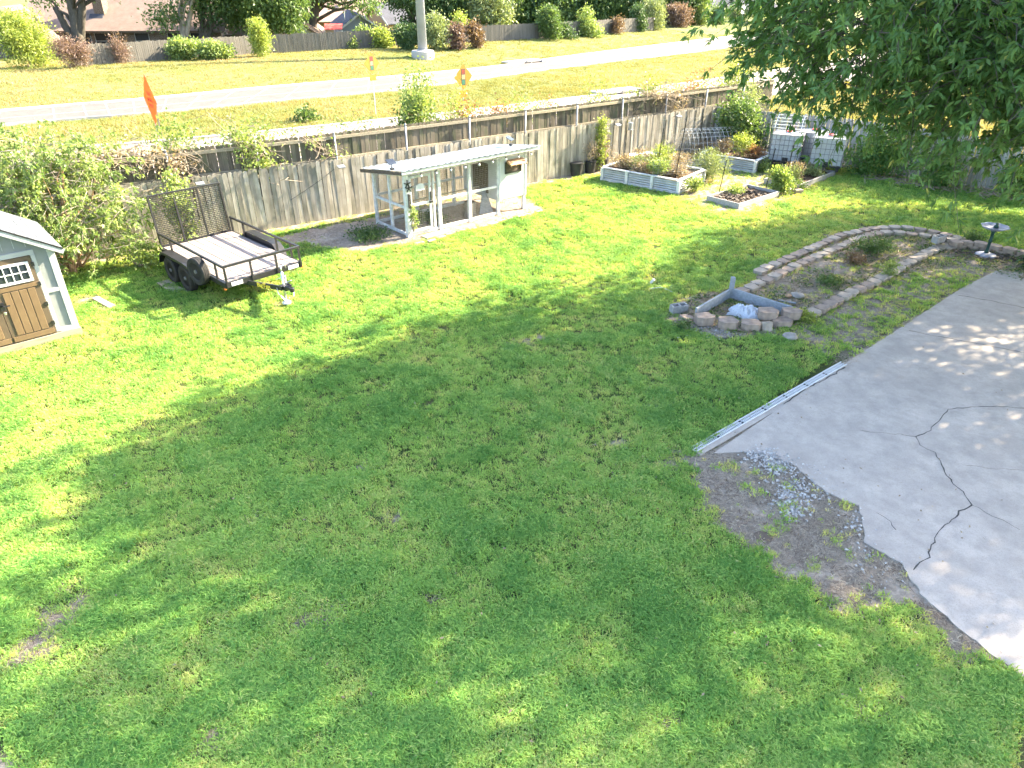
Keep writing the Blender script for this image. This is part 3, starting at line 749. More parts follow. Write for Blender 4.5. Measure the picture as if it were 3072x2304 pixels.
# ------------------------------------------------------------------ chicken coop
def coop():
    t = empty('chicken_coop', COOP_O, COOP_A, 'white chicken coop with wire run, raised box and corrugated metal roof by the fence', 'chicken coop')
    L, Dp = 4.6, 1.75
    def zf(y): return 1.90 - (y / Dp) * .24           # underside of roof
    def post(x, y, w=.09, z0=0.0, z1=None): 
        b = MB(); b.span((x - w / 2, y - w / 2, z0), (x + w / 2, y + w / 2, z1 if z1 else zf(y))); b.build('post', M['white_worn'], t, .004)
    for x in (0, 1.15, 2.3, 3.45, 4.55):
        post(x, 0, .10 if x else .13)
    for x in (0, 1.5, 3.0, 4.55): post(x, Dp, .09)
    post(0, Dp * .5, .08)
    def beam(a, b, w=.05, h=.09, name='beam', m='white_worn'): 
        mm = MB(); mm.bar(a, b, w, h); mm.build(name, M[m], t, .003)
    e = .052
    beam((e, 0, .06), (3.40, 0, .06)); beam((0, .07, .06), (0, Dp - .05, .06)); beam((e, Dp, .06), (3.4, Dp, .06))
    beam((e + 1.16, -.005, .92), (3.39, -.005, .92), .05, .07); beam((0, .07, .86), (0, Dp - .05, .86), .05, .07); beam((e, Dp, .9), (3.4, Dp, .9), .05, .06)
    beam((e, 0, zf(0) - .06), (3.40, 0, zf(0) - .06)); beam((0, .07, zf(.05) - .07), (0, Dp - .05, zf(Dp) - .07)); beam((e, Dp, zf(Dp) - .06), (4.5, Dp, zf(Dp) - .06))
    # door in the first bay, with latch, hinge strap and the little round topped sign
    d = MB()
    for a, b in (((.11, -.05, .12), (.11, -.05, 1.78)), ((.80, -.05, .12), (.80, -.05, 1.78)), ((.11, -.05, .16), (.80, -.05, .16)), ((.11, -.05, 1.74), (.80, -.05, 1.74)), ((.11, -.05, .93), (.80, -.05, .93))):
        d.bar(a, b, .075, .035, (0, 1, 0)) if a[0] == b[0] else d.bar(a, b, .035, .075)
    door = d.build('door', M['white_paint'], t, .003)
    b = MB(); b.box((.80, -.085, 1.10), (.03, .03, .26)); b.box((.80, -.09, .93), (.12, .03, .05)); b.tube([(.80, -.1, 1.2), (.83, -.12, 1.32), (.80, -.1, 1.4)], .012, 6); b.build('latch', M['black_metal'], door)
    b = MB(); b.box((.02, -.085, 1.08), (.035, .02, .42)); b.box((.07, -.088, 1.06), (.035, .02, .40)); b.build('handle', M['black_metal'], t)
    s = MB(); prof = [(-.15, 0), (.15, 0), (.15, .13)] + [(.15 * math.cos(a), .13 + .07 * math.sin(a)) for a in [R(x) for x in (30, 60, 90, 120, 150)]] + [(-.15, .13)]
    n = len(prof); s.add([(.45 + x, -.075, 1.32 + z) for x, z in prof] + [(.45 + x, -.06, 1.32 + z) for x, z in prof], [tuple(range(n)), tuple(reversed(range(n, 2 * n)))] + [(i, n + i, n + (i + 1) % n, (i + 1) % n) for i in range(n)])
    s.build('sign', M['white_paint'], door)
    post(.96, -.0, .06)
    # wire mesh
    def wire(x0, x1, y0, y1, z0, z1, step=.06, r=.003):
        w = MB(); a = Vector((x0, y0, 0)); c = Vector((x1, y1, 0)); Lw = (c - a).length; nn = int(Lw / step)
        for i in range(nn + 1): 
            p = a.lerp(c, i / nn); w.bar((p.x, p.y, z0), (p.x, p.y, z1), r, r)
        for i in range(int((z1 - z0) / step) + 1): 
            z = z0 + i * step; w.bar((x0, y0, z), (x1, y1, z), r, r)
        w.build('wire_mesh', M['wire'], t)
    wire(.1, .82, -.03, -.03, .12, 1.78); wire(1.2, 2.25, 0.01, 0.01, .1, 1.8); wire(2.35, 3.4, 0.01, 0.01, .1, 1.8)
    wire(0, 0, .07, Dp - .05, .1, 1.7); wire(.05, 3.4, Dp, Dp, .1, 1.6, .08)
    # raised box
    bx0, bx1, z0 = 3.47, 4.60, .48
    b = MB(); b.span((bx0, -.035, z0), (bx1, -.06, 1.86)); wf = b.build('front_wall', M['white_paint'], t, .004)
    b = MB(); b.span((bx1 + .002, -.03, z0), (bx1 + .03, Dp + .03, 1.66)); b.build('side_wall', M['white_paint'], t, .004)
    b = MB(); b.span((bx0 - .03, .06, z0), (bx0 - .002, Dp + .03, 1.66)); b.build('side_wall', M['white_paint'], t, .004)
    b = MB(); b.span((bx0 - .034, .45, z0 + .12), (bx0 - .05, 1.25, 1.55)); b.build('pop_door', M['dark_wood'], t, .004)
    b = MB(); b.span((bx0, Dp + .05, z0), (bx1, Dp + .075, 1.62)); b.build('rear_wall', M['white_paint'], t, .004)
    b = MB(); b.span((bx0 + .002, -.03, z0 - .04), (bx1 - .002, Dp + .03, z0 - .002)); b.build('floor', M['white_worn'], t)
    for x in (bx0 + .03, bx1 - .02):
        b = MB(); b.span((x - .035, -.075, z0 - .02), (x + .035, -.062, 1.86)); b.build('corner_trim', M['white_paint'], t, .003)
    # hatch window with propped flap
    b = MB(); fx0, fx1, fz0, fz1 = 3.72, 4.36, 1.30, 1.62
    for a, c in (((fx0, -.08, fz0), (fx1, -.08, fz0)), ((fx0, -.08, fz1), (fx1, -.08, fz1))): b.bar(a, c, .03, .05)
    for a, c in (((fx0, -.08, fz0 - .025), (fx0, -.08, fz1 + .025)), ((fx1, -.08, fz0 - .025), (fx1, -.08, fz1 + .025))): b.bar(a, c, .05, .03, (0, 1, 0))
    b.build('window_frame', M['black_metal'], wf)
    b = MB(); b.span((fx0 + .02, -.066, fz0 + .02), (fx1 - .02, -.062, fz1 - .02)); b.build('window_opening', M['dark_wood'], wf)
    b = MB(); b.slab([(fx0 + .02, -.10, 1.70), (fx1 + .05, -.10, 1.70), (fx1 + .05, -.34, 1.57), (fx0 + .02, -.34, 1.57)], .012)
    for x in (fx0 + .03, fx0 + .24, fx0 + .45, fx1 + .04): b.bar((x, -.11, 1.665), (x, -.335, 1.545), .03, .04)
    b.build('flap', M['hatch_wood'], wf)
    # legs under box
    # roof: corrugated sheet, rafters, fascia
    x0, x1, y0, y1 = -.30, 5.0, -.34, Dp + .3
    w = MB(); nx = 220; th = (zf(0) - zf(Dp)) / Dp
    vs = []
    for i in range(nx + 1):
        x = x0 + (x1 - x0) * i / nx; z = .013 * math.cos(2 * math.pi * (x - x0) / .212)
        for y in (y0, y1): vs.append((x, y, 1.90 - th * y + .075 + z))
    w.add(vs, [(2 * i, 2 * i + 1, 2 * i + 3, 2 * i + 2) for i in range(nx)])
    rf = w.build('roof_sheet', M['roof_metal'], t, smooth=True)
    b = MB(); b.bar((x0 + .02, y0 + .05, 1.955), (x1 - .02, y0 + .05, 1.955), .03, .085); b.build('fascia', M['white_worn'], t, .003)
    b = MB(); b.bar((x0 + .03, y0 + .075, 1.94), (x0 + .03, y1 - .02, 1.94 - th * (y1 - y0 - .1)), .03, .09); b.build('fascia', M['dark_wood'], t, .003)
    b = MB(); b.bar((x1 - .03, y0 + .075, 1.94), (x1 - .03, y1 - .02, 1.94 - th * (y1 - y0 - .1)), .03, .09); b.build('fascia', M['white_worn'], t, .003)
    for x in (1.15, 2.3, 3.42):
        b = MB(); b.bar((x, y0 + .09, 1.915), (x, y1 - .05, 1.915 - th * (y1 - y0 - .1)), .04, .07); b.build('rafter', M['white_worn'], t)
    # roost bar and feeder inside
    b = MB(); b.tube([(.06, .9, .75), (3.4, .9, .75)], .02, 6); b.build('roost_bar', M['rail_wood'], t)
    return t
COOP = coop()
def cpt(x, y, z): p = COOP_O + _cx * x + _cy * y; return Vector((p.x, p.y, z))
# things in and on the coop
def stump(p, r, h, label):
    t = empty('tree_stump', p, rnd.uniform(0, 6), label, 'stump')
    b = MB(); b.lathe([(r * 1.25, -.02), (r * 1.05, h * .25), (r, h)], 12, wob=lambda a: 1 + .08 * math.sin(3 * a) + .05 * math.sin(5 * a + 1)); b.build('bark', M['bark_pale'], t, smooth=False)
    b = MB(); b.lathe([(0, h + .004), (r * .93, h + .004)], 12, wob=lambda a: 1 + .08 * math.sin(3 * a) + .05 * math.sin(5 * a + 1)); b.build('cut_face', M['hatch_wood'], t)
stump(cpt(2.7, .5, 0), .17, .46, 'upright log stump standing inside the wire run of the coop')
b = MB(); b.slab([cpt(2.95, .35, .02), cpt(3.5, .30, .02), cpt(3.44, .62, .75), cpt(3.36, .66, .75)], .02); tag(b.build('ramp_board', M['grey_board']), 'grey sloping board leaning inside the coop under the box', 'board')
# string of bulbs under the front eave
t = empty('string_lights', cpt(0, -.36, 1.86), 0, 'string of clear globe bulbs hung under the coop front eave', 'string lights')
wl = MB(); pts = []
for i in range(41): 
    x = .1 + 4.8 * i / 40; pts.append(cpt(x, -.31, 1.885 - .03 * abs(math.sin(x * 3.4))) - t.location)
wl.tube(pts, .006, 5); wl.build('cable', M['black_plastic'], t)
for i in range(9):
    p = cpt(.35 + .53 * i, -.31, 1.83) - t.location; b = MB(); b.lathe([(.0, -.075), (.028, -.06), (.036, -.035), (.028, -.01), (.014, 0)], 10, p); k = b.build('bulb', M['pvc'], t, smooth=True)
    b = MB(); b.lathe([(.016, 0), (.018, .045)], 8, p); b.build('socket', M['black_plastic'], k)
# small solar lamp on the roof corners
def solar_lamp(p, rz, label):
    t = empty('solar_lamp', p, rz, label, 'lamp', 'solar lamps'); b = MB(); b.slab([(-.13, -.1, .0), (.13, -.1, 0), (.13, .1, .1), (-.13, .1, .1)], .018); b.build('panel', M['glass'], t)
    b = MB(); b.tube([(0, 0, -.16), (0, 0, .03)], .014, 6); b.box((0, -.03, -.15), (.1, .1, .05)); b.build('bracket', M['black_plastic'], t)
solar_lamp(cpt(-.2, .35, 2.12), COOP_A, 'solar panel lamp clipped to the left end of the coop roof')
solar_lamp(cpt(4.75, .9, 2.05), COOP_A + .5, 'small dark solar lamp standing at the right end of the coop roof')
# two small black hanging ornaments beside the door post
t = empty('garden_ornament', cpt(.0, -.1, 1.45), COOP_A, 'black metal star ornament hung on the coop corner post', 'ornament')
for k, (x, z) in enumerate(((0, .13), (.04, 0))):
    b = MB()
    for a in range(5): b.bar((x, 0, z), (x + .12 * math.cos(a * 1.257 + .3), 0, z + .12 * math.sin(a * 1.257 + .3)), .02, .028)
    b.build('star', M['black_metal'], t)
# flat border stones in front of the coop
for i in range(13):
    x = -.1 + i * .40; p = cpt(x, -.62 - .05 * math.sin(i * 1.3) - (.0 if i > 1 else .05), 0); b = MB(); w = rnd.uniform(.28, .37); d = rnd.uniform(.09, .14)
    b.box((0, 0, .018), (w, d, .04)); o = b.build('border_stone', M['block2'] if i % 3 else M['stone'], None, .012); o.location = (p.x, p.y, -.004); o.rotation_euler = (rnd.gauss(0, .03), rnd.gauss(0, .03), COOP_A + rnd.gauss(0, .08))
    tag(o, ('%s flat edging stone from the left in the row before the coop' % ('first second third fourth fifth sixth seventh eighth ninth tenth eleventh twelfth last'.split()[i])) if i < 12 else 'rightmost flat edging stone in the row before the coop', 'stone', 'edging stones in front of the coop')
b = MB(); b.box((0, 0, .015), (.95, .30, .035)); o = b.build('paving_slab', M['block2'], None, .01); p = cpt(.75, -.33, 0); o.location = (p.x, p.y, .0); o.rotation_euler = (0, 0, COOP_A + .05); tag(o, 'pale rectangular paving slab below the coop door', 'paving slab')

# ------------------------------------------------------------------ flat-bed trailer
def wheel(parent, loc, name='wheel', rz=0.0, tilt=0.0):
    k = empty('wheel_hub', loc); bpy.data.objects.remove(k)
    b = MB(); prof = [(.20, -.07), (.235, -.095), (.31, -.098), (.335, -.075), (.338, -.045), (.330, -.042), (.330, -.030), (.339, -.027), (.339, -.006), (.331, -.003), (.331, .003), (.339, .006), (.339, .027), (.330, .030), (.330, .042), (.338, .045), (.335, .075), (.31, .098), (.235, .095), (.20, .07), (.20, -.07)]
    Mx = Matrix.Rotation(R(90), 3, 'Y')
    b.lathe(prof, 36, (0, 0, 0), Mx); ty = b.build(name, M['rubber'], parent, smooth=False); ty.location = loc; ty.rotation_euler = (0, tilt, rz)
    b = MB(); b.lathe([(.205, -.06), (.195, -.07), (.17, -.03), (.10, -.045), (.0, -.05)], 24, (0, 0, 0), Mx)
    b.lathe([(.205, .06), (.195, .065), (.17, .03), (.0, .03)], 24, (0, 0, 0), Mx); b.lathe([(0, -.10), (.045, -.095), (.055, -.05)], 12, (0, 0, 0), Mx)
    b.build('rim', M['rim'], ty)
    b = MB()
    for i in range(5): 
        a = i * 1.2566; b.tube([(-.06, .085 * math.cos(a), .085 * math.sin(a)), (-.035, .085 * math.cos(a), .085 * math.sin(a))], .012, 6)
    b.build('lug_nuts', M['chrome'], ty)
    return ty
def trailer():
    FC = Vector((-5.93, 16.02, 0)); t = empty('utility_trailer', FC, R(46), 'black flat-bed trailer with wooden deck, raised mesh ramp and spare wheel', 'trailer')
    W, L, z = 1.96, 3.45, .62
    def bar(a, b_, w, h, name='frame_rail', m='black_metal', bev=.003): 
        b = MB(); b.bar(a, b_, w, h); return b.build(name, M[m], t, bev)
    n = 9; pw = (W - .06) / n
    for i in range(n):
        x = -W / 2 + .03 + pw * (i + .5); b = MB(); b.box((0, 0, 0), (pw - .014, L - .04, .04)); o = b.build('deck_plank', M['deck_wood'], t, .003); o.location = (x, L / 2, z + rnd.uniform(-.002, .002))
    for x in (-W / 2, W / 2): bar((x, 0, z - .05), (x, L, z - .05), .05, .12)
    bar((-W / 2 - .025, -.03, z - .05), (W / 2 + .025, -.03, z - .05), .055, .13); bar((-W / 2 + .03, L + .012, z - .05), (W / 2 - .03, L + .012, z - .05), .05, .12)
    for y in (.6, 1.4, 2.2, 3.0): bar((-W / 2 + .03, y, z - .085), (W / 2 - .03, y, z - .085), .05, .06, 'cross_member')
    for x in (-.72, .75): bar((x - .14, -.061, z - .05), (x + .14, -.061, z - .05), .012, .09, 'reflector', 'pvc')
    # top rails and stakes
    rz_ = z + .40
    for x in (-W / 2, W / 2): bar((x, -.05, rz_), (x, L, rz_), .05, .05, 'top_rail')
    bar((-W / 2 - .02, -.05, rz_ + .002), (W / 2 + .02, -.05, rz_ + .002), .05, .055, 'top_rail')
    for x in (-W / 2, W / 2):
        for y in (.35, 1.05, 2.75, 3.40): bar((x, y, z), (x, y, rz_ - .025), .045, .04, 'stake')
    for x in (-W / 2 + .02, -.32, .33, W / 2 - .02): bar((x, -.055, z - .1), (x, -.055, rz_ - .025), .05, .04, 'stake')
    # fenders
    for sx in (-1, 1):
        xi = sx * (W / 2 + .03); xo = sx * (W / 2 + .27); pr = [(1.08, .40), (1.20, .62), (1.36, .74), (1.60, .77), (2.62, .77), (2.84, .74), (2.98, .62), (3.08, .40)]
        b = MB(); vs = [(xi, y, zz) for y, zz in pr] + [(xo, y, zz) for y, zz in pr]; k = len(pr)
        b.add(vs, [(i, i + 1, k + i + 1, k + i) for i in range(k - 1)])
        vs = [(xo, y, zz) for y, zz in pr] + [(xo, y, zz - .07) for y, zz in pr]; b.add(vs, [(i, i + 1, k + i + 1, k + i) for i in range(k - 1)])
        b.build('fender', M['black_metal'], t)
        b = MB(); vs = [(xi - sx * .004, y, zz) for y, zz in pr] + [(xi - sx * .004, pr[0][0] + (pr[-1][0] - pr[0][0]) * i / (k - 1), .45) for i in range(k)]; b.add(vs, [(i, i + 1, k + i + 1, k + i) for i in range(k - 1)]); b.build('fender_side', M['black_metal'], t)
        for y in (1.70, 2.52): wheel(t, (sx * (W / 2 + .155), y, .338), rz=0 if sx < 0 else math.pi)
    for y in (1.70, 2.52): 
        b = MB(); b.tube([(-W / 2 - .1, y, .338), (W / 2 + .1, y, .338)], .035, 8); b.build('axle', M['black_metal'], t)
    sp = wheel(t, (-W / 2 - .15, .98, .70), 'spare_wheel', R(8)); 
    b = MB(); b.bar((-W / 2, .98, .7), (-W / 2 - .14, .98, .7), .08, .05); b.build('spare_mount', M['black_metal'], t)
    # tongue, coupler, jack, chains
    for s in (-1, 1):
        bar((s * .58, .3, z - .13), (s * .07, -.92, z - .13), .05, .11, 'tongue')
    bar((0, -.80, z - .13), (0, -1.05, z - .13), .11, .10, 'tongue')
    b = MB(); b.box((0, -1.12, z - .09), (.09, .22, .08)); b.lathe([(.0, 0), (.055, .0), (.06, -.06), (.05, -.1)], 12, (0, -1.24, z - .05)); b.box((.03, -1.1, z - .02), (.03, .16, .04)); b.build('coupler', M['black_metal'], t, .008)
    b = MB(); b.tube([(.03, -.82, .07), (.03, -.82, z + .22)], .028, 10); b.tube([(.03, -.82, z + .2), (.03, -.82, z + .36)], .02, 8); b.tube([(.03, -.82, z + .36), (.16, -.80, z + .36), (.16, -.80, z + .27)], .012, 6); b.build('jack', M['chrome'], t, smooth=True)
    b = MB(); b.lathe([(.10, .0), (.10, .03), (.04, .07)], 16, (.03, -.82, .06)); b.build('jack_foot', M['pvc'], t)
    for s in (-1, 1):
        b = MB(); b.tube([(s * .12, -.75, z - .1), (s * .2, -.95, z - .22), (s * .1, -1.1, z - .35 + s * .06), (s * .05, -1.16, z - .30)], .012, 5); b.build('chain', M['chrome'], t)
    b = MB(); b.tube([(.02, -.5, z - .06), (.15, -.75, z + .08), (.05, -.9, z - .04), (.12, -1.05, z + .05)], .009, 5); b.build('cable', M['pvc'], t)
    for x in (-W / 2 - .03, W / 2 + .03):
        b = MB(); b.box((x, -.02, z - .13), (.05, .06, .045)); b.build('marker_light', M['orange_lens'], t, .006)
    # lettering on the tongue side
    cu = bpy.data.curves.new('lettering', 'FONT'); cu.body = 'BigTex'; cu.size = .135; cu.extrude = .002; cu.align_x = 'CENTER'; cu.align_y = 'CENTER'; cu.offset = .003
    to = bpy.data.objects.new('lettering', cu); COL.objects.link(to)
    dg = bpy.context.evaluated_depsgraph_get(); me = bpy.data.meshes.new_from_object(to.evaluated_get(dg)); bpy.data.objects.remove(to)
    a = Vector((-.58, .3, 0)); c = Vector((-.07, -.92, 0)); d = (c - a).normalized(); nn = Vector((-abs(d.y), -abs(d.x), 0)).normalized()
    o = link('lettering', me, M['yellow'], t); mid = a.lerp(c, .62) + nn * .032; xv = Vector((0, 0, 1)).cross(nn)
    o.matrix_local = Matrix.Translation((mid.x, mid.y, z - .13)) @ Matrix((xv, Vector((0, 0, 1)), nn)).transposed().to_4x4()
    # ramp gate standing up at the back
    g = MB(); gy = L + .05; gh = 1.30; lean = .10
    def gp(x, h): return (x, gy + lean * h, z + h)
    for a, c in ((gp(-.95, 0), gp(-.95, gh)), (gp(.95, 0), gp(.95, gh)), (gp(-.95, gh), gp(.95, gh)), (gp(-.95, .02), gp(.95, .02)), (gp(-.32, 0), gp(-.32, gh)), (gp(.32, 0), gp(.32, gh))): g.bar(a, c, .045, .045)
    ramp = g.build('ramp_gate', M['black_metal'], t, .003)
    g = MB(); k = 27
    for i in range(k + 1): h = gh * i / k; g.bar(gp(-.95, h), gp(.95, h), .006, .016)
    nd = 46
    for i in range(nd): 
        x = -.95 + 1.9 * i / nd
        for j in range(0, k, 1):
            h = gh * j / k; s = 1 if (i + j) % 2 else -1; g.bar(gp(x, h), gp(x + .02 * s, h + gh / k), .005, .005)
    g.build('ramp_mesh', M['black_metal'], ramp)
    return t
trailer()

# ------------------------------------------------------------------ garden shed
def shed():
    fr = G(245, 1003); fl = G(0, 1068); d = (fr - fl).normalized(); ang = math.atan2(d.y, d.x)
    t = empty('garden_shed', fr, ang, 'pale grey garden shed with brown double doors and shingle roof at the left edge', 'shed')
    Wd, Dp, z0, eave, ridge = 2.44, 2.1, .17, 2.02, 2.78
    b = MB()
    for y in (.04, 1.0, 2.0): b.span((-Wd - .02, y, .0), (.02, y + .09, z0 - .02))
    b.span((-Wd - .03, -.02, .0), (.03, .038, z0)); b.build('skid', M['skid'], t, .004)
    prof = [(-Wd, z0), (0, z0), (0, eave), (-Wd / 2, ridge), (-Wd, eave)]
    b = MB(); vs = [(x, 0.05, z) for x, z in prof] + [(x, Dp, z) for x, z in prof]; n = 5
    b.add(vs, [tuple(range(n)), tuple(reversed(range(n, 2 * n)))] + [(i, n + i, n + (i + 1) % n, (i + 1) % n) for i in range(n)]); b.build('wall', M['shed_wall'], t)
    for x in [-Wd + .2 * i for i in range(1, 12)]:
        b = MB(); b.span((x - .006, .035, eave + .05), (x + .006, .0495, ridge - abs(x + Wd / 2) * (ridge - eave) / (Wd / 2) - .06)); b.build('wall_batten', M['shed_trim'], t)
    # corner and door trim
    for a, c in (((-.12, .02, z0), (.01, .048, eave - .06)), ((-Wd - .01, .02, z0), (-Wd + .12, .048, eave - .06)), ((-.42, .018, z0 + .02), (-.34, .048, 1.90)), ((-.345, .022, 1.05), (-.12, .048, 1.13)), ((-Wd + .34, .018, z0 + .02), (-Wd + .42, .048, 1.90)), ((-Wd + .342, .016, 1.902), (-.342, .048, 2.0)), ((-.34, .022, z0), (-.12, .048, z0 + .09))):
        b = MB(); b.span(a, c); b.build('trim', M['shed_trim'], t, .003)
    # doors
    for k, (x0, x1) in enumerate(((-1.215, -.43), (-Wd + .43, -1.225))):
        b = MB(); b.span((x0, .0, z0 + .02), (x1, .047, 1.895)); dr = b.build('door', M['door_brown'], t, .004)
        n = 4; pw = (x1 - x0 - .20) / n
        for i in range(n):
            b = MB(); b.span((x0 + .10 + pw * i + .008, -.014, z0 + .16), (x0 + .10 + pw * (i + 1) - .008, -.002, 1.25)); b.build('panel', M['tan_door'], dr, .004)
        b = MB(); b.span((x0 + .02, -.012, z0 + .03), (x1 - .02, -.002, z0 + .14)); b.span((x0 + .02, -.012, 1.27), (x1 - .02, -.002, 1.35)); b.build('cross_rail', M['tan_door'], dr, .003)
        # window
        b = MB(); wx0, wx1, wz0, wz1 = x0 + .07, x1 - .07, 1.39, 1.80
        b.span((wx0, -.02, wz0), (wx1, -.001, wz0 + .05)); b.span((wx0, -.02, wz1 - .05), (wx1, -.001, wz1)); b.span((wx0, -.0205, wz0), (wx0 + .05, -.001, wz1)); b.span((wx1 - .05, -.0205, wz0), (wx1, -.001, wz1))
        for i in range(1, 4): x = wx0 + .05 + (wx1 - wx0 - .1) * i / 4; b.span((x - .011, -.018, wz0 + .05), (x + .011, -.001, wz1 - .05))
        b.span((wx0 + .05, -.0175, (wz0 + wz1) / 2 - .011), (wx1 - .05, -.001, (wz0 + wz1) / 2 + .011))
        wn_ = b.build('window', M['white_paint'], dr)
        pwx = (wx1 - wx0 - .1) / 4
        for i in range(4):
            for j in range(2):
                b = MB(); b.span((wx0 + .05 + pwx * i + .011, -.006, wz0 + .05 + .155 * j + .006), (wx0 + .05 + pwx * (i + 1) - .011, -.003, wz0 + .05 + .155 * (j + 1) - .006)); b.build('pane', M['glass'], wn_)
        xh = x1 if k == 0 else x0
        for z in (.42, .85, 1.3, 1.72):
            b = MB(); b.box((xh, -.01, z), (.05, .018, .085)); b.build('hinge', M['black_metal'], dr)
        if k == 0:
            b = MB(); b.box((x0 + .03, -.03, 1.0), (.09, .04, .17)); b.tube([(x0 + .04, -.05, 1.02), (x0 + .05, -.11, 1.03), (x0 + .16, -.115, 1.02)], .014, 6); b.box((x0 - .02, -.04, 1.02), (.12, .02, .05)); b.build('handle', M['black_metal'], dr, .004)
            b = MB(); b.box((x0 + .04, -.05, .86), (.05, .025, .06)); b.build('padlock', M['chrome'], dr, .006)
    # roof
    ov = .10; sl = (ridge - eave) / (Wd / 2)
    for s in (1, -1):
        xe = (0 + .16) if s > 0 else (-Wd - .16); ze = eave - sl * .16 + .03
        q = [(-Wd / 2, -ov, ridge + .03), (-Wd / 2, Dp + ov, ridge + .03), (xe, Dp + ov, ze), (xe, -ov, ze)]
        if s > 0: q = list(reversed(q))
        b = MB(); b.slab(q, .03); rf = b.build('roof', M['shingle'], t)
        b = MB(); b.bar((-Wd / 2, -ov - .012, ridge - .045), (xe, -ov - .012, ze - .075), .022, .10); b.build('rake_board', M['shed_trim'], rf)
        b = MB(); b.bar((-Wd / 2, -ov - .018, ridge + .02), (xe, -ov - .018, ze - .01), .03, .028); b.build('drip_edge', M['black_metal'], rf)
        nrm = Vector((sl * s, 0, 1)).normalized()
        for i in range(7):     # shingle courses
            f = (i + .5) / 7.2; x = -Wd / 2 + (xe + Wd / 2) * f; z = ridge + .03 + (ze - ridge - .03) * f
            b = MB(); b.bar((x + nrm.x * .004, -ov - .005, z + nrm.z * .004), (x + nrm.x * .004, Dp + ov + .005, z + nrm.z * .004), .012, .006); b.build('shingle_course', M['shingle'], rf)
    return t
shed()
# plank lying in the grass and one by the fence
o = MB().box((0, 0, .025), (.85, .16, .045)).build('plank', M['plank'], None, .004); p = G(312, 910); o.location = p; o.rotation_euler = (0, .02, R(-38)); tag(o, 'weathered plank lying on the grass between shed and trailer', 'plank')
o = MB().box((0, 0, .02), (.95, .3, .04)).build('plank', M['plank'], None, .004); p = G(512, 862); o.location = p; o.rotation_euler = (0, 0, R(-44)); tag(o, 'wide plank under the front trailer wheel', 'plank')

# ------------------------------------------------------------------ raised planters and garden beds
def planter(label, o, ang, L, D, H, bays_f, bays_s):
    t = empty('raised_planter', (o[0], o[1], 0), ang, label, 'planter', 'galvanised raised planters')
    def panel(a, b_):
        a = Vector(a); b_ = Vector(b_); d = (b_ - a); nrm = Vector((d.y, -d.x, 0)).normalized(); mb = MB(); k = 30; vs = []
        for i in range(k + 1):
            z = .05 + (H - .10) * i / k; w = .012 * math.sin(2 * math.pi * i / k * 5)
            for p in (a, b_): vs.append((p.x + nrm.x * w, p.y + nrm.y * w, z))
        mb.add(vs, [(2 * i, 2 * i + 1, 2 * i + 3, 2 * i + 2) for i in range(k)]); mb.build('metal_panel', M['galv'], t, smooth=True)
    for (n, a, b_) in ((bays_f, (0, 0), (L, 0)), (bays_s, (L, 0), (L, D)), (bays_f, (L, D), (0, D)), (bays_s, (0, D), (0, 0))):
        a = Vector((*a, 0)); b_ = Vector((*b_, 0)); 
        for i in range(n):
            p, q = a.lerp(b_, i / n), a.lerp(b_, (i + 1) / n); panel(p, q)
            mb = MB(); mb.box((p.x, p.y, H / 2 - .01), (.11, .11, H - .02)); mb.build('post', M['white_worn'], t, .005)
        e = (b_ - a).normalized() * .06
        mb = MB(); mb.bar(a + e + Vector((0, 0, H)), b_ - e + Vector((0, 0, H)), .13, .035); mb.build('cap_board', M['white_worn'], t, .004)
        mb = MB(); mb.bar(a + e + Vector((0, 0, .03)), b_ - e + Vector((0, 0, .03)), .05, .06); mb.build('bottom_board', M['white_worn'], t, .004)
    mb = MB(); n = 14; vs = [(L * i / n, D * j / n, H - .09 + rnd.uniform(-.03, .04)) for j in range(n + 1) for i in range(n + 1)]
    mb.add(vs, [(j * (n + 1) + i, j * (n + 1) + i + 1, (j + 1) * (n + 1) + i + 1, (j + 1) * (n + 1) + i) for j in range(n) for i in range(n)]); mb.build('soil', M['soil'], t)
    return t
PA = (3.41, 27.15); PAa = R(-38.3)
planter('long raised planter with three corrugated metal bays, nearest the coop', PA, PAa, 3.15, 2.05, .50, 3, 2)
cB = G(2262, 520); dB = Vector((math.cos(PAa), math.sin(PAa), 0)); oB = cB - dB * 2.3
planter('raised corrugated metal planter in front of the white water totes', (oB.x, oB.y), PAa, 2.3, 1.7, .48, 2, 1)
def PL(o, ang, x, y, z=0): return Vector((o[0] + math.cos(ang) * x - math.sin(ang) * y, o[1] + math.sin(ang) * x + math.cos(ang) * y, z))

def low_bed(label, o, ang, L, D, H):
    t = empty('garden_bed', (o[0], o[1], 0), ang, label, 'garden bed', 'low timber garden beds'); w = .045
    for a, b_ in (((0, 0), (L, 0)), ((L - w, w), (L - w, D - w)), ((0, D - w), (L, D - w)), ((0, w), (0, D - w))):
        mb = MB(); x0, y0 = a; x1, y1 = b_
        if x0 == x1 : mb.span((x0, y0 + .001, 0), (x0 + w, y1 - .001, H))
        else: mb.span((x0, y0, 0), (x1, y0 + w, H))
        mb.build('board', M['bed_board'], t, .004)
    mb = MB(); n = 10; vs = [(w + (L - 2 * w) * i / n, w + (D - 2 * w) * j / n, H * .45 + rnd.uniform(-.02, .05)) for j in range(n + 1) for i in range(n + 1)]
    mb.add(vs, [(j * (n + 1) + i, j * (n + 1) + i + 1, (j + 1) * (n + 1) + i + 1, (j + 1) * (n + 1) + i) for j in range(n) for i in range(n)]); mb.build('soil', M['soil'], t)
B1 = G(2215, 628); B1a = R(40)
low_bed('low square timber bed with dark mulch, closest to the lawn', B1, B1a, 2.4, 1.3, .19)
B2 = G(2392, 572); B2a = R(44)
low_bed('low timber bed full of dry weeds in front of the water totes', B2, B2a, 3.05, 1.35, .2)
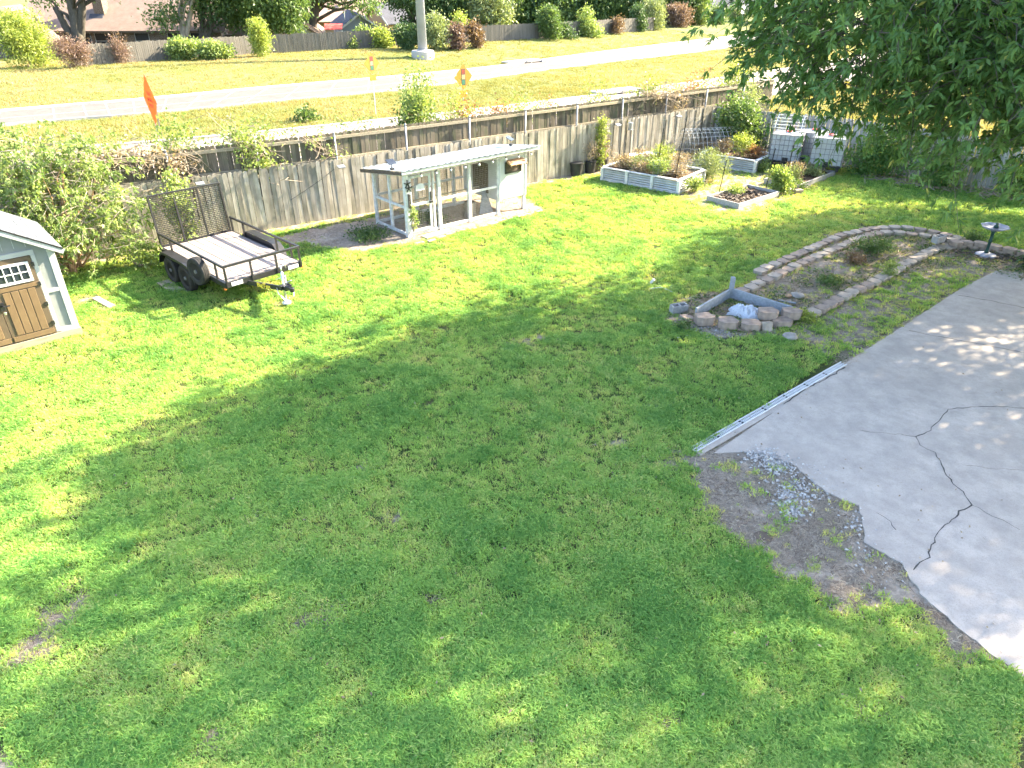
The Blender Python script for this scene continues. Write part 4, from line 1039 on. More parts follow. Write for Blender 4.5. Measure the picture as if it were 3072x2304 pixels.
# dark mulch chunks in the near bed
mb = MB()
for i in range(260):
    p = PL(B1, B1a, rnd.uniform(.15, 1.9), rnd.uniform(.12, 1.1), .11 + rnd.random() * .07); r = rnd.uniform(.02, .055)
    mb.box(p, (r * 2, r * 1.3, r), M=Matrix.Rotation(rnd.uniform(0, 6), 3, 'Z') @ Matrix.Rotation(rnd.uniform(-.6, .6), 3, 'X'))
tag(mb.build('mulch', M['dark_wood']), 'dark bark mulch heaped in the low square bed', 'mulch', kind='stuff')
o = MB().box((0, 0, .06), (.36, .2, .12)).build('loose_block', M['block'], None, .02); p = G(2392, 578); o.location = p; o.rotation_euler = (0, 0, R(20)); tag(o, 'reddish block lying at the near corner of the weedy timber bed', 'block')

# stakes
def stake(p, h, lean, label, r=.016):
    t = empty('garden_stake', p, rnd.uniform(0, 3), label, 'stake', 'dark metal garden stakes'); a, b_ = lean
    mb = MB(); mb.bar((0, 0, -.05), (a * h, b_ * h, h), r * 2.2, r * .7); mb.bar((0, .008, -.05), (a * h, b_ * h + .008, h), r * .7, r * 1.8); mb.build('post', M['black_metal'], t)
    mb = MB()
    for i in range(int(h / .12)): z = .1 + i * .12; mb.box((a * z, b_ * z - .012, z), (.02, .014, .02))
    mb.build('studs', M['black_metal'], t); t.rotation_euler = (0, 0, 0)
stake(PL(PA, PAa, 1.75, .95, .3), 1.65, (.06, 0), 'dark stake in the middle of the long planter')
stake(PL(PA, PAa, 2.75, .45, .3), 2.25, (.085, .0), 'tall leaning stake near the right end of the long planter')
stake(PL(PA, PAa, 1.2, 2.4), 2.0, (0, 0), 'dark stake just behind the long planter')
stake(PL(PA, PAa, 2.0, 3.9), 2.1, (.0, 0), 'thin stake by the fence behind the long planter')
stake(G(2157, 578), 1.15, (.09, 0), 'dark stake left of the low square bed')
stake(G(2297, 568), 1.45, (.06, 0), 'dark stake at the back corner of the low square bed')
stake(G(2350, 560), 1.62, (.07, 0), 'dark stake between the two low timber beds')
stake(G(2378, 528), 1.05, (.05, 0), 'short stake behind the weedy timber bed')

# wire panels and the hoop tunnel
def wire_panel(label, a, b_, h, nx, nz, z0=0.1, r=.007):
    a = Vector(a); b_ = Vector(b_); t = empty('wire_panel', a, 0, label, 'wire panel'); d = b_ - a; mb = MB()
    for i in range(nx + 1): p = d * (i / nx); mb.bar((p.x, p.y, z0), (p.x, p.y, h), r, r)
    mb.build('upright_wires', M['wire'], t); mb = MB()
    for i in range(nz + 1): z = z0 + (h - z0) * i / nz; mb.bar((0, 0, z), (d.x, d.y, z), r, r)
    mb.build('cross_wires', M['wire'], t)
wire_panel('wire panel across the right end of the long planter', PL(PA, PAa, 2.1, -.02), PL(PA, PAa, 3.35, 1.2), 1.02, 9, 6, .55)
wire_panel('wire panel standing upright behind the long planter against the fence', PL(PA, PAa, .85, 2.6), PL(PA, PAa, 2.0, 3.9), 1.95, 10, 13)
wire_panel('wire panel standing in front of the left water tote', G(2268, 470), G(2345, 455), 1.5, 10, 10, .4)
def tunnel(label, c, ang, L, w, h):
    t = empty('hoop_trellis', c, ang, label, 'trellis')
    def pt(a, x): return (x, math.cos(a) * w / 2, math.sin(a) * h)
    for i in range(13):
        x = -L / 2 + L * i / 12; mb = MB(); mb.tube([pt(math.pi * k / 14, x) for k in range(15)], .007, 5); mb.build('hoop', M['pvc'], t)
    mb = MB()
    for k in range(0, 15, 1): mb.bar(pt(math.pi * k / 14, -L / 2), pt(math.pi * k / 14, L / 2), .010, .010)
    mb.build('long_wires', M['pvc'], t)
c = G(2122, 476); tunnel('arched white wire hoop trellis between the planters', (c.x, c.y, 0), R(12), 2.3, 1.5, 1.25)

M['cage'] = m_plain('cage_steel', (.22, .22, .24), .5, .4)
# ------------------------------------------------------------------ water totes
def tote(label, p, ang, zb=.12):
    t = empty('water_tote', (p[0], p[1], 0), ang, label, 'water tote', 'white water totes in wire cages'); W, D, H = 1.12, .96, 1.0
    mb = MB(); mb.box((0, 0, zb + .04 + .03), (W + .06, D + .06, .05)); 
    for x in (-.46, 0, .46): mb.box((x, 0, zb - .03), (.12, D, .17))
    mb.build('pallet', M['black_plastic'], t, .006); z0 = zb + .11
    mb = MB(); mb.box((0, 0, z0 + H / 2), (W, D, H)); mb.lathe([(.13, z0 + H), (.13, z0 + H + .035), (.0, z0 + H + .035)], 16, (0, 0, 0)); tk = mb.build('tank', M['tote'], t, .05)
    mb = MB(); mb.lathe([(.105, z0 + H + .036), (.105, z0 + H + .07), (0, z0 + H + .075)], 16); mb.build('cap', M['red'], tk)
    mb = MB(); mb.box((.05, -D / 2 - .03, z0 + .07), (.2, .1, .13)); mb.tube([(.05, -D / 2 - .03, z0 + .07), (.05, -D / 2 - .18, z0 + .07)], .04, 8); mb.build('valve', M['black_plastic'], tk)
    mb = MB(); g = .022; r = .017
    for i in range(8):
        x = -W / 2 - g + (W + 2 * g) * i / 7
        for y in (-D / 2 - g, D / 2 + g): mb.bar((x, y, z0 - .02), (x, y, z0 + H), r, r)
    for i in range(1, 7):
        y = -D / 2 - g + (D + 2 * g) * i / 7
        for x in (-W / 2 - g, W / 2 + g): mb.bar((x, y, z0 - .02), (x, y, z0 + H), r, r)
    for i in range(6):
        z = z0 + .02 + (H - .03) * i / 5; h = g + .008
        for y in (-D / 2 - h, D / 2 + h): mb.bar((-W / 2 - h, y, z), (W / 2 + h, y, z), r, r)
        for x in (-W / 2 - h, W / 2 + h): mb.bar((x, -D / 2 - h, z), (x, D / 2 + h, z), r, r)
    for y in (-.2, .2): mb.bar((-W / 2 - g, y, z0 + H + .012), (W / 2 + g, y, z0 + H + .012), .03, .02)
    mb.build('cage', M['cage'], t)
    return t
tote('white water tote in a wire cage on the right, beside the hanging leaves', (12.25, 28.35), R(-25), .28)
tote('white water tote in a wire cage on the left, behind the metal planter', (11.0, 29.35), R(-25), .22)
tote('white water tote in the back, half hidden under hanging leaves', (12.15, 29.75), R(-25), .22)
# frame of pale bars stacked on the rear tote
t = empty('metal_rack', (11.35, 30.15, 1.36), R(-25), 'bright metal rack lying on top of the rear water totes', 'rack'); mb = MB()
for i in range(5): mb.bar((-.7, -.5 + .22 * i, .06 + .09 * i), (.5, -.5 + .22 * i, .06 + .09 * i), .035, .03)
mb.build('bars', M['chrome'], t); mb = MB()
for x in (-.6, .4): mb.bar((x, -.52, .02), (x, .42, .42), .03, .03)
mb.build('side_rails', M['chrome'], t)

# pots and stock tank
def pot(label, p, r, h):
    t = empty('plant_pot', p, 0, label, 'plant pot', 'black plant pots by the fence'); mb = MB(); mb.lathe([(r * .8, 0), (r, h), (r * 1.06, h), (r * 1.06, h - .04), (r * 1.0, h - .04)], 20); mb.lathe([(r * .96, h), (r * .93, h - .06), (0, h - .05)], 20); mb.build('body', M['black_plastic'], t, smooth=False)
    mb = MB(); mb.lathe([(r * .93, h - .055), (0, h - .04)], 14); mb.build('soil', M['soil'], t)
P1, P2, P3 = G(1728, 526), G(1769, 517), G(1806, 508)
pot('black plant pot nearest the lawn, empty', P1, .26, .50); pot('middle black plant pot with dead stems', P2, .24, .46); pot('black plant pot half hidden behind the long planter', P3, .22, .42)
def tank(label, p, ang, L, w, h):
    t = empty('stock_tank', p, ang, label, 'stock tank'); n = 40; mb = MB()
    def ring(s, z):
        out = []
        for i in range(n):
            a = 2 * math.pi * i / n; x = math.cos(a) * w / 2 * s; y = math.sin(a) * w / 2 * s; out.append((x + (L - w) / 2 * (1 if math.cos(a) > 0 else -1), y, z))
        return out
    prof = [(.96, 0), (1, .05), (.985, .14), (1, .2), (.985, .3), (1, h - .06), (1.0, h), (1.06, h + .01), (1.06, h - .02), (.97, h - .03), (.94, .06)]
    vs = [p_ for s, z in prof for p_ in ring(s, z)]; k = len(prof)
    mb.add(vs, [(i * n + j, i * n + (j + 1) % n, (i + 1) * n + (j + 1) % n, (i + 1) * n + j) for i in range(k - 1) for j in range(n)] + [tuple(range((k - 1) * n, k * n))]); mb.build('wall', M['galv'], t, smooth=True)
    mb = MB(); mb.add(ring(.95, h - .16), [tuple(range(n))]); mb.build('water', M['glass'], t)
tank('oval galvanised stock tank by the fence behind the long planter', PL(PA, PAa, .35, 2.75), R(28), 1.6, .62, .58)

# lamps and feeder on the yard fence
def on_fence(px, py):
    """point on the yard fence face seen at that pixel"""
    d = ray(px, py)
    for i in range(len(FENCE) - 1):
        a = Vector((*FENCE[i], 0)); b_ = Vector((*FENCE[i + 1], 0)); e = b_ - a
        den = d.x * e.y - d.y * e.x
        s = (a.x * d.y - a.y * d.x) / den * -1 if abs(den) > 1e-9 else -1
        s = (a.y * d.x - a.x * d.y) / den * -1 if False else ((-a.x) * d.y - (-a.y) * d.x) / (e.x * d.y - e.y * d.x)
        if 0 <= s <= 1:
            p = a + e * s; k = p.y / d.y; return Vector((p.x, p.y, CAM_H + d.z * k)), math.atan2(e.y, e.x)
for px, py, lb in ((1012, 500, 'floodlight on an arm on the yard fence left of the coop'), (1838, 376, 'floodlight on an arm on the yard fence above the stock tank'), (2020, 350, 'floodlight on an arm on the yard fence above the hoop trellis'), (595, 550, 'floodlight on the yard fence above the trailer ramp')):
    p, a = on_fence(px, py); t = empty('fence_lamp', p, a, lb, 'lamp', 'lamps on the yard fence')
    mb = MB(); mb.tube([(0, -.01, 0), (-.02, -.14, .05), (0, -.28, .04)], .012, 6); mb.build('arm', M['black_metal'], t)
    mb = MB(); mb.slab([(-.11, -.40, .055), (.11, -.40, .055), (.11, -.24, .10), (-.11, -.24, .10)], .03); mb.build('head', M['galv'], t)
p, a = on_fence(1880, 372); t = empty('bird_feeder', p, a, 'small wire bird feeder hanging on the fence by the garden', 'bird feeder')
mb = MB(); mb.tube([(0, -.02, .18), (0, -.2, .22), (0, -.22, .12)], .008, 5); mb.lathe([(.0, .12), (.10, .08), (.10, .05)], 10, (0, -.22, 0)); mb.build('hanger', M['galv'], t)
mb = MB(); mb.lathe([(.08, .05), (.08, -.16), (.1, -.17), (.1, -.19), (0, -.19)], 10, (0, -.22, 0)); mb.build('cage', M['wire'], t)
# dark tube laid on the fence as the cast shadow of the left lamp
p, a = on_fence(1000, 508); q, _ = on_fence(870, 600); t = MB(); e = Vector((math.sin(a), -math.cos(a), 0)) * .03
t.tube([p + e, p.lerp(q, .35) + e + Vector((0, 0, -.03)), p.lerp(q, .7) + e + Vector((0, 0, -.02)), q + e], .006, 5); tag(t.build('cable', M['black_plastic']), 'thin dark line on the yard fence standing for the shadow of the left lamp', 'cable')

# ------------------------------------------------------------------ block edging of the border
def block_mesh(w, d, h, m):
    mb = MB(); poly = [(-w / 2, -d * .18), (-w * .30, -d / 2), (w * .30, -d / 2), (w / 2, -d * .18), (w * .36, d / 2), (-w * .36, d / 2)]; mb.prism(poly, 0, h)
    return mb.mesh('block', m, .006)
BLK = [block_mesh(.37, .28, .12, M['block']), block_mesh(.37, .28, .12, M['block2']), block_mesh(.36, .27, .115, M['block'])]
def edging(label, px, zc, seed, pale=.5, courses=1, face=-1, step=.362, twist=.04):
    rg = random.Random(seed); line = [tuple(G(x, y, zc)[:2]) for x, y in px]; line = [(p.x, p.y) for p in smooth_line(line, 5)]
    o = line[0]; t = empty('block_edging', (o[0], o[1], 0), 0, label, 'edging', 'block edging rows'); n = 0
    for c in range(courses):
        for p, h in poly_walk(line, step, .15 + (c % 2) * step / 2):
            k = link('block', BLK[1] if rg.random() < pale else BLK[rg.choice((0, 2))], None, t); n += 1
            k.location = (p.x - o[0] + rg.gauss(0, .01), p.y - o[1] + rg.gauss(0, .01), -.03 + c * .121 + rg.uniform(-.008, .008)); k.rotation_euler = (rg.gauss(0, .025), rg.gauss(0, .025), h + (0 if face < 0 else math.pi) + rg.gauss(0, twist))
    return t
edging('outer row of brown edging blocks curving along the lawn', [(2270, 812), (2400, 757), (2500, 712), (2600, 685), (2700, 679), (2800, 691), (2905, 718)], .09, 1, .45, face=1)
edging('inner row of brown edging blocks just inside the outer row', [(2215, 872), (2300, 836), (2400, 787), (2500, 745), (2600, 705), (2660, 694), (2750, 699), (2850, 714), (2960, 735)], .09, 2, .6, face=1)
edging('front row of brown edging blocks facing the patio', [(2395, 942), (2450, 925), (2500, 900), (2560, 868), (2620, 840), (2700, 795), (2750, 768), (2800, 742), (2840, 728)], .12, 3, .6)
edging('right hand block wall of two courses behind the bird bath', [(2840, 728), (2900, 722), (2960, 730), (3020, 742), (3100, 760), (3180, 785)], .2, 4, .3, courses=2)
def loose(name, label, cat, me, px, py, z, rz, rx=0.0, ry=0.0, group=None, zg=0.0):
    o = link(name, me); p = G(px, py, zg); o.location = (p.x, p.y, z); o.rotation_euler = (rx, ry, R(rz)); tag(o, label, cat, group); return o
BIG = block_mesh(.46, .33, .19, M['block'])
for i, (px, py, z, rz, rx, ry, lb) in enumerate(((2112, 962, .02, 20, .0, .05, 'reddish edging block at the far left of the front row, tilted'), (2182, 972, .0, 5, .02, .03, 'second reddish edging block in the loose front row'), (2252, 975, -.03, -2, .0, 0, 'reddish edging block in front of the plastic bag, sunk in the soil'), (2300, 955, .1, 3, 0, 0, 'reddish edging block right of the plastic bag, on top'), (2372, 950, .06, 10, 0, .02, 'reddish edging block at the start of the neat front row'), (2345, 965, -.05, 4, 0, 0, 'reddish block half buried under the loose front row'), (2060, 950, -.04, 40, .1, .2, 'flat brown block lying in the dirt left of the loose row'))):
    loose('edging_block', lb, 'block', BIG if i < 6 else BLK[0], px, py, z, rz, rx, ry, 'loose edging blocks', .08)
loose('edging_block', 'small pale block standing on end in front of the loose row', 'block', block_mesh(.24, .2, .2, M['block2']), 2300, 990, -.02, 10, -.3, 0, 'loose edging blocks')
# cinder blocks
def cinder(label, px, py, z, rz, up=True):
    mb = MB(); L, W, H = .39, .19, .19
    for y in (-W / 2 + .016, W / 2 - .016): mb.box((0, y, H / 2), (L, .032, H))
    for x in (-L / 2 + .016, 0, L / 2 - .016): mb.box((x, 0, H / 2), (.032, W - .064, H))
    o = mb.build('cinder_block', M['cinder']); p = G(px, py); o.location = (p.x, p.y, z); o.rotation_euler = (.05, 0, R(rz)); tag(o, label, 'cinder block')
cinder('grey cinder block with two holes beside the loose edging row', 2035, 935, -.01, 18)
cinder('grey cinder block standing on the block wall near the bird bath', 2808, 742, .16, 30)
# L-shaped board frame with post
t = empty('timber_corner', G(2190, 895), 0, 'grey L-shaped board frame with corner post at the end of the border', 'board frame'); o0 = t.location.copy()
cp = G(2190, 893) - o0; e1 = G(2085, 955) - o0; e2 = G(2370, 950) - o0
for e in (e1, e2): mb = MB(); d = (e - cp).normalized() * .07; mb.bar(cp + d + Vector((0, 0, .13)), e + Vector((0, 0, .13)), .05, .25); mb.build('board', M['grey_board'], t, .004)
mb = MB(); mb.box((cp.x, cp.y, .24), (.1, .1, .58)); mb.build('post', M['grey_board'], t, .008)
# plastic bag
mb = MB(); n = 24; vs = []
for j in range(n + 1):
    for i in range(n + 1):
        u, v = i / n * 2 - 1, j / n * 2 - 1; r = max(abs(u), abs(v)); h = .20 * max(0, 1 - r ** 2.2) ** .6
        vs.append((u * (.34 + .05 * math.sin(5 * v)), v * (.22 + .04 * math.sin(4 * u + 1)), h * (.55 + .5 * rnd.random() + .25 * math.sin(7 * u + 3 * v) * math.cos(5 * v - 2 * u)) + .012))
mb.add(vs, [(j * (n + 1) + i, j * (n + 1) + i + 1, (j + 1) * (n + 1) + i + 1, (j + 1) * (n + 1) + i) for j in range(n) for i in range(n)])
o = mb.build('plastic_bag', M['bag'], None); p = G(2235, 940, .05); o.location = (p.x, p.y, .03); o.rotation_euler = (.12, 0, R(-25)); tag(o, 'crumpled white plastic bag inside the board frame', 'plastic bag')
# stones, pipe, bird bath
def stone(label, px, py, r, sq=.5, m='stone'):
    bm = bmesh.new(); bmesh.ops.create_icosphere(bm, subdivisions=2, radius=r)
    for v in bm.verts: v.co *= 1 + rnd.uniform(-.12, .12); v.co.z *= sq
    me = bpy.data.meshes.new('stone'); bm.to_mesh(me); bm.free(); me.materials.append(M[m]); o = link('stone', me); p = G(px, py); o.location = (p.x, p.y, r * sq * .55); o.rotation_euler = (0, 0, rnd.uniform(0, 6)); tag(o, label, 'stone')
stone('pale round stone on the thin grass in front of the border', 2370, 1015, .16)
stone('pale flat stone lying among weeds inside the border', 2392, 890, .17, .35)
stone('small stone beside the flat pale stone inside the border', 2365, 890, .09, .5, 'hatch_wood')
stone('flat grey slab half buried in the dirt near the patio corner', 2290, 1612, .13, .09, 'dark_wood')
o = MB().box((0, 0, .02), (.42, .06, .03)).build('board_scrap', M['grey_board'], None, .004); p = G(2360, 907); o.location = p; o.rotation_euler = (0, 0, R(-28)); tag(o, 'short grey board scrap lying by the board frame', 'board')
mb = MB(); mb.tube([G(1950, 866, .03), G(1985, 862, .04), G(2018, 876, .02)], .014, 6); tag(mb.build('plastic_pipe', M['pvc']), 'bent thin white pipe lying on the lawn edge', 'pipe')
mb = MB(); mb.tube([G(1953, 848, .05), G(1962, 838, .16)], .035, 8); tag(mb.build('plastic_cup', M['pvc']), 'small white tube standing in the grass left of the border', 'tube')
t = empty('bird_bath', G(2955, 768), 0, 'green iron bird bath with scalloped bowl at the end of the border', 'bird bath')
mb = MB(); mb.lathe([(0, .015), (.26, .02), (.30, .035), (.24, .07), (.10, .10), (0, .11)], 24, wob=lambda a: 1 + .07 * math.cos(8 * a)); mb.build('base', M['bowl'], t, smooth=True)
mb = MB(); mb.lathe([(.07, .09), (.045, .16), (.04, .40), (.055, .46), (.04, .52), (.045, .70), (.09, .78)], 16); mb.build('pedestal', M['green_iron'], t, smooth=True)
mb = MB(); mb.lathe([(.06, .77), (.20, .80), (.33, .86), (.36, .90), (.33, .895), (.2, .845), (0, .83)], 32, wob=lambda a: 1 + .06 * math.cos(8 * a)); mb.build('bowl', M['bowl'], t, smooth=True)
mb = MB(); mb.lathe([(0, .83), (.07, .85), (.06, .9), (.03, .93), (.05, .96), (0, .99)], 12, (.05, .02, 0)); mb.build('finial', M['green_iron'], t, smooth=True)
t.scale = (.95, .95, .95)
# trench drain along the patio
t = empty('trench_drain', G(2100, 1358), 0, 'white slotted trench drain along the left edge of the patio', 'drain'); o0 = t.location.copy()
a = G(2092, 1361); b_ = G(2545, 1096); d = (b_ - a); Ld = d.length; d.normalize(); nn = Vector((-d.y, d.x, 0)); ang = math.atan2(d.y, d.x); k = int(Ld / .62)
for i in range(k):
    mb = MB(); L = Ld / k - .012
    for y in (-.062, .062): mb.box((L / 2, y, .016), (L, .018, .022))
    mb.box((L / 2, 0, .016), (L, .008, .018))
    for j in range(int(L / .045)): mb.box((.015 + j * .045, 0, .0155), (.014, .108, .016))
    g = mb.build('grate', M['pvc'], t); q = a + d * (i * Ld / k) + nn * .10 - o0; g.location = (q.x, q.y, .0); g.rotation_euler = (0, 0, ang + rnd.gauss(0, .006))
mb = MB(); q0 = a + nn * .10 - o0; q1 = b_ + nn * .10 - o0; mb.bar(q0 + Vector((0, 0, -.02)), q1 + Vector((0, 0, -.02)), .15, .05); mb.build('channel', M['black_plastic'], t)
mb = MB(); q0 = a - nn * .02 - o0; q1 = b_ - nn * .02 - o0; mb.bar(q0 + Vector((0, 0, -.006)), q1 + Vector((0, 0, -.006)), .09, .03); mb.build('concrete_lip', M['patio'], t)
# gravel
def gravel(spots, label, seed):
    rg = random.Random(seed); bm = bmesh.new(); mb = MB()
    for px, py, n, sx, sy, r0 in spots:
        for _ in range(n):
            p = G(px + rg.gauss(0, sx), py + rg.gauss(0, sy)); r = r0 * rg.uniform(.3, 1.5)
            M_ = Matrix.Rotation(rg.uniform(0, 6), 3, 'Z') @ Matrix.Rotation(rg.uniform(-1, 1), 3, 'X')
            vs = [Vector(v) * r for v in ((1, 0, 0), (-1, .1, 0), (0, .8, .1), (.1, -.8, 0), (0, 0, .7), (0, 0, -.6))]
            mb.add([M_ @ v * rg.uniform(.8, 1.2) + Vector((p.x, p.y, .002 + r * .15)) for v in vs], [(0, 2, 4), (2, 1, 4), (1, 3, 4), (3, 0, 4), (2, 0, 5), (1, 2, 5), (3, 1, 5), (0, 3, 5)])
    tag(mb.build('gravel', M['gravel']), label, 'gravel', kind='stuff')
M['gravel'] = m_plain('gravel', (.40, .375, .35), .9, 0, .5, 14, .2)
gravel([(2290, 1370, 240, 28, 14, .026), (2330, 1395, 200, 25, 18, .026), (2420, 1440, 140, 40, 26, .020), (2375, 1500, 330, 28, 28, .025), (2480, 1490, 60, 40, 24, .02), (2570, 1560, 60, 16, 30, .022), (2580, 1640, 40, 30, 40, .02), (2350, 1450, 90, 60, 40, .016), (2650, 1720, 40, 60, 50, .016)], 'grey gravel spilled along the broken patio edge', 5)
gravel([(2130, 990, 110, 45, 10, .02), (2180, 995, 120, 40, 12, .02), (2310, 992, 70, 18, 8, .02), (2335, 945, 25, 6, 5, .02), (2250, 985, 80, 70, 14, .016)], 'white gravel spilled in front of the loose edging blocks', 6)

# ------------------------------------------------------------------ road signs and light pole
M['sign_yel'] = m_plain('sign_yellow', (.215, .118, .004), .5, 0, .05); M['sign_org'] = m_plain('sign_orange', (.36, .085, .02), .5, 0, .05)
M['sign_back'] = m_plain('sign_back', (.5, .5, .5), .5, .3); M['sign_red'] = m_plain('sign_red', (.14, .018, .012), .5); M['sign_green'] = m_plain('sign_green', (.01, .09, .055), .5); M['sign_amber'] = m_plain('sign_amber', (.3, .22, .1), .5)
M['sign_dim'] = m_plain('sign_print', (.16, .03, .01), .6)
def text_mesh(s, size):
    cu = bpy.data.curves.new('lettering', 'FONT'); cu.body = s; cu.size = size; cu.extrude = .001; cu.align_x = 'CENTER'; cu.align_y = 'CENTER'
    to = bpy.data.objects.new('lettering', cu); COL.objects.link(to); dg = bpy.context.evaluated_depsgraph_get(); me = bpy.data.meshes.new_from_object(to.evaluated_get(dg)); bpy.data.objects.remove(to); return me
def diamond(b, r, z, y, t=.006, rr=.06):
    pts = []
    for k in range(4):
        a = math.pi / 2 * k; 
        for s in (-1, 0, 1): pts.append(((r - (.0 if s == 0 else rr * .5)) * math.cos(a) - s * rr * .5 * math.sin(a), z + (r - (.0 if s == 0 else rr * .5)) * math.sin(a) + s * rr * .5 * math.cos(a)))
    n = len(pts); b.add([(x, y, zz) for x, zz in pts] + [(x, y + t, zz) for x, zz in pts], [tuple(range(n)), tuple(reversed(range(n, 2 * n)))] + [(i, n + i, n + (i + 1) % n, (i + 1) % n) for i in range(n)])
def signal_sign(label, p, ang, zc, r):
    t = empty('road_sign', p, ang, label, 'road sign', 'yellow signal ahead signs')
    mb = MB(); mb.bar((0, .03, -.1), (0, .03, zc + r * .4), .05, .03, (0, 1, 0)); mb.build('post', M['galv'], t)
    mb = MB(); diamond(mb, r, zc, 0); d = mb.build('diamond', M['sign_yel'], t)
    mb = MB(); diamond(mb, r * .97, zc, -.002, .0015); mb2 = MB()
    mb = MB(); mb.span((-r * .22, -.004, zc - r * .62), (r * .22, -.002, zc + r * .62)); mb.build('signal_outline', M['black_plastic'], d)
    for k, c in enumerate(('sign_green', 'sign_amber', 'sign_red')):
        mb = MB(); z = zc + (k - 1) * r * .40; mb.span((-r * .17, -.0065, z - r * .17), (r * .17, -.0045, z + r * .17)); mb.build('lamp', M[c], d, .0)
    mb = MB(); mb.span((-r * .42, 0, zc - r * 1.55), (r * .42, .006, zc - r * 1.02)); q = mb.build('plaque', M['sign_yel'], t)
    return t
p = G(1129, 345); signal_sign('yellow signal ahead diamond sign on a post in the road median', p, R(51), 2.62, .55)
q = at(1390, 231, 34.5); signal_sign('yellow signal ahead diamond sign just behind the fence by the shrubs', (q.x, q.y, 0), R(46), q.z, .545)
# orange work sign, seen at an angle
q = at(450, 300, 27.5); t = empty('work_sign', (q.x, q.y, 0), R(-52), 'orange diamond road work sign rising behind the fence', 'road sign'); zc = q.z
M['sign_cloth'] = m_leaf('orange_sign_cloth', (.58, .19, .06), (.58, .19, .06), .6, .6)
mb = MB(); diamond(mb, .88, zc, 0, .003); d = mb.build('diamond', M['sign_cloth'], t)
mb = MB(); mb.bar((0, .02, zc - .84), (0, .02, zc + .84), .03, .012, (0, 1, 0)); mb.bar((-.84, .022, zc), (.84, .022, zc), .012, .03); mb.build('rib', M['sign_back'], t)
for s_, z in (('ROAD', .2), ('WORK', 0), ('AHEAD', -.2)):
    o = link('lettering', text_mesh(s_, .2), M['sign_dim'], t); o.rotation_euler = (R(90), 0, 0); o.location = (0, -.004, zc + z)
for x in (-.25, .3): mb = MB(); mb.bar((x, .05, -.1), (x, .05, zc), .06, .04, (0, 1, 0)); mb.build('post', M['bark_pale'], t)
# white sign far down the road
p = GT(2220, 98); t = empty('road_sign', p, R(40), 'small white road sign far along the road by the shrubs', 'road sign'); mb = MB(); mb.tube([(0, .02, 0), (0, .02, 2.9)], .04, 6); mb.build('post', M['galv'], t); mb = MB(); mb.span((-.45, -.01, 2.2), (.45, 0, 3.1)); mb.build('panel', M['white_paint'], t, .05)
# high mast light pole
p = GT(1270, 186); t = empty('light_pole', p, 0, 'tall pale steel light pole on a round concrete base beside the road', 'light pole')
mb = MB(); mb.lathe([(.98, -.3), (.98, .85), (.92, .92), (0, .92)], 28); mb.build('concrete_base', M['kerb'], t, smooth=False)
mb = MB(); mb.lathe([(.5, .92), (.5, 1.0), (.40, 1.02)], 24); mb.build('base_flange', M['galv'], t)
M['pole'] = m_plain('pole_steel', (.30, .325, .37), .5, .2, .12, 1.5)
mb = MB(); mb.lathe([(.40, 1.0), (.30, 12), (.16, 26), (.0, 26.02)], 20); mb.build('shaft', M['pole'], t, smooth=True)
mb = MB(); mb.lathe([(.9, 25.6), (.95, 25.9), (.3, 26.1)], 16)
for k in range(6): a = k * 1.047; mb.box((1.1 * math.cos(a), 1.1 * math.sin(a), 25.5), (.5, .4, .35), a)
mb.build('lamp_ring', M['galv'], t)
mb = MB(); rg_ = random.Random(3)
for i in range(60): a = rg_.uniform(0, 6.28); r = rg_.uniform(1.0, 1.6); s = rg_.uniform(.08, .2); mb.box((p.x + r * math.cos(a), p.y + r * math.sin(a), p.z + .05), (s, s * .8, s * .7), rg_.uniform(0, 3))
tag(mb.build('rubble', M['stone']), 'stones heaped round the light pole base', 'rubble', kind='stuff')

# ------------------------------------------------------------------ far fence and houses
FFP = [(225, 199), (760, 163), (1180, 140), (1590, 117), (1960, 91)]
FF = [GT(x, y) for x, y in FFP]
t = empty('far_fence', FF[0], 0, 'long grey picket fence behind the far verge, shrubs along it', 'fence'); mb = MB(); rg_ = random.Random(8); n = 0
for i in range(len(FF) - 1):
    a, b_ = FF[i], FF[i + 1]; L = (b_ - a).length; k = int(L / .15); h = math.atan2(b_.y - a.y, b_.x - a.x)
    for j in range(k): q = a.lerp(b_, (j + .5) / k) - FF[0]; hh = 1.52 + rg_.uniform(-.05, .04); mb.box((q.x, q.y, q.z + hh / 2 - .05), (.142, .02 + rg_.uniform(0, .02), hh), h + rg_.gauss(0, .03))
o = mb.build('pickets', M['far_wood'], t); tag(o, kind='stuff'); mb = MB()
for i in range(len(FF) - 1):
    for z in (.3, 1.2): q0 = FF[i] - FF[0]; q1 = FF[i + 1] - FF[0]; dd = (q1 - q0).normalized(); of = Vector((-dd.y, dd.x, 0)) * .05; mb.bar(q0 + of + Vector((0, 0, z)), q1 + of + Vector((0, 0, z)), .04, .09)
mb.build('rails', M['rail_wood'], t)

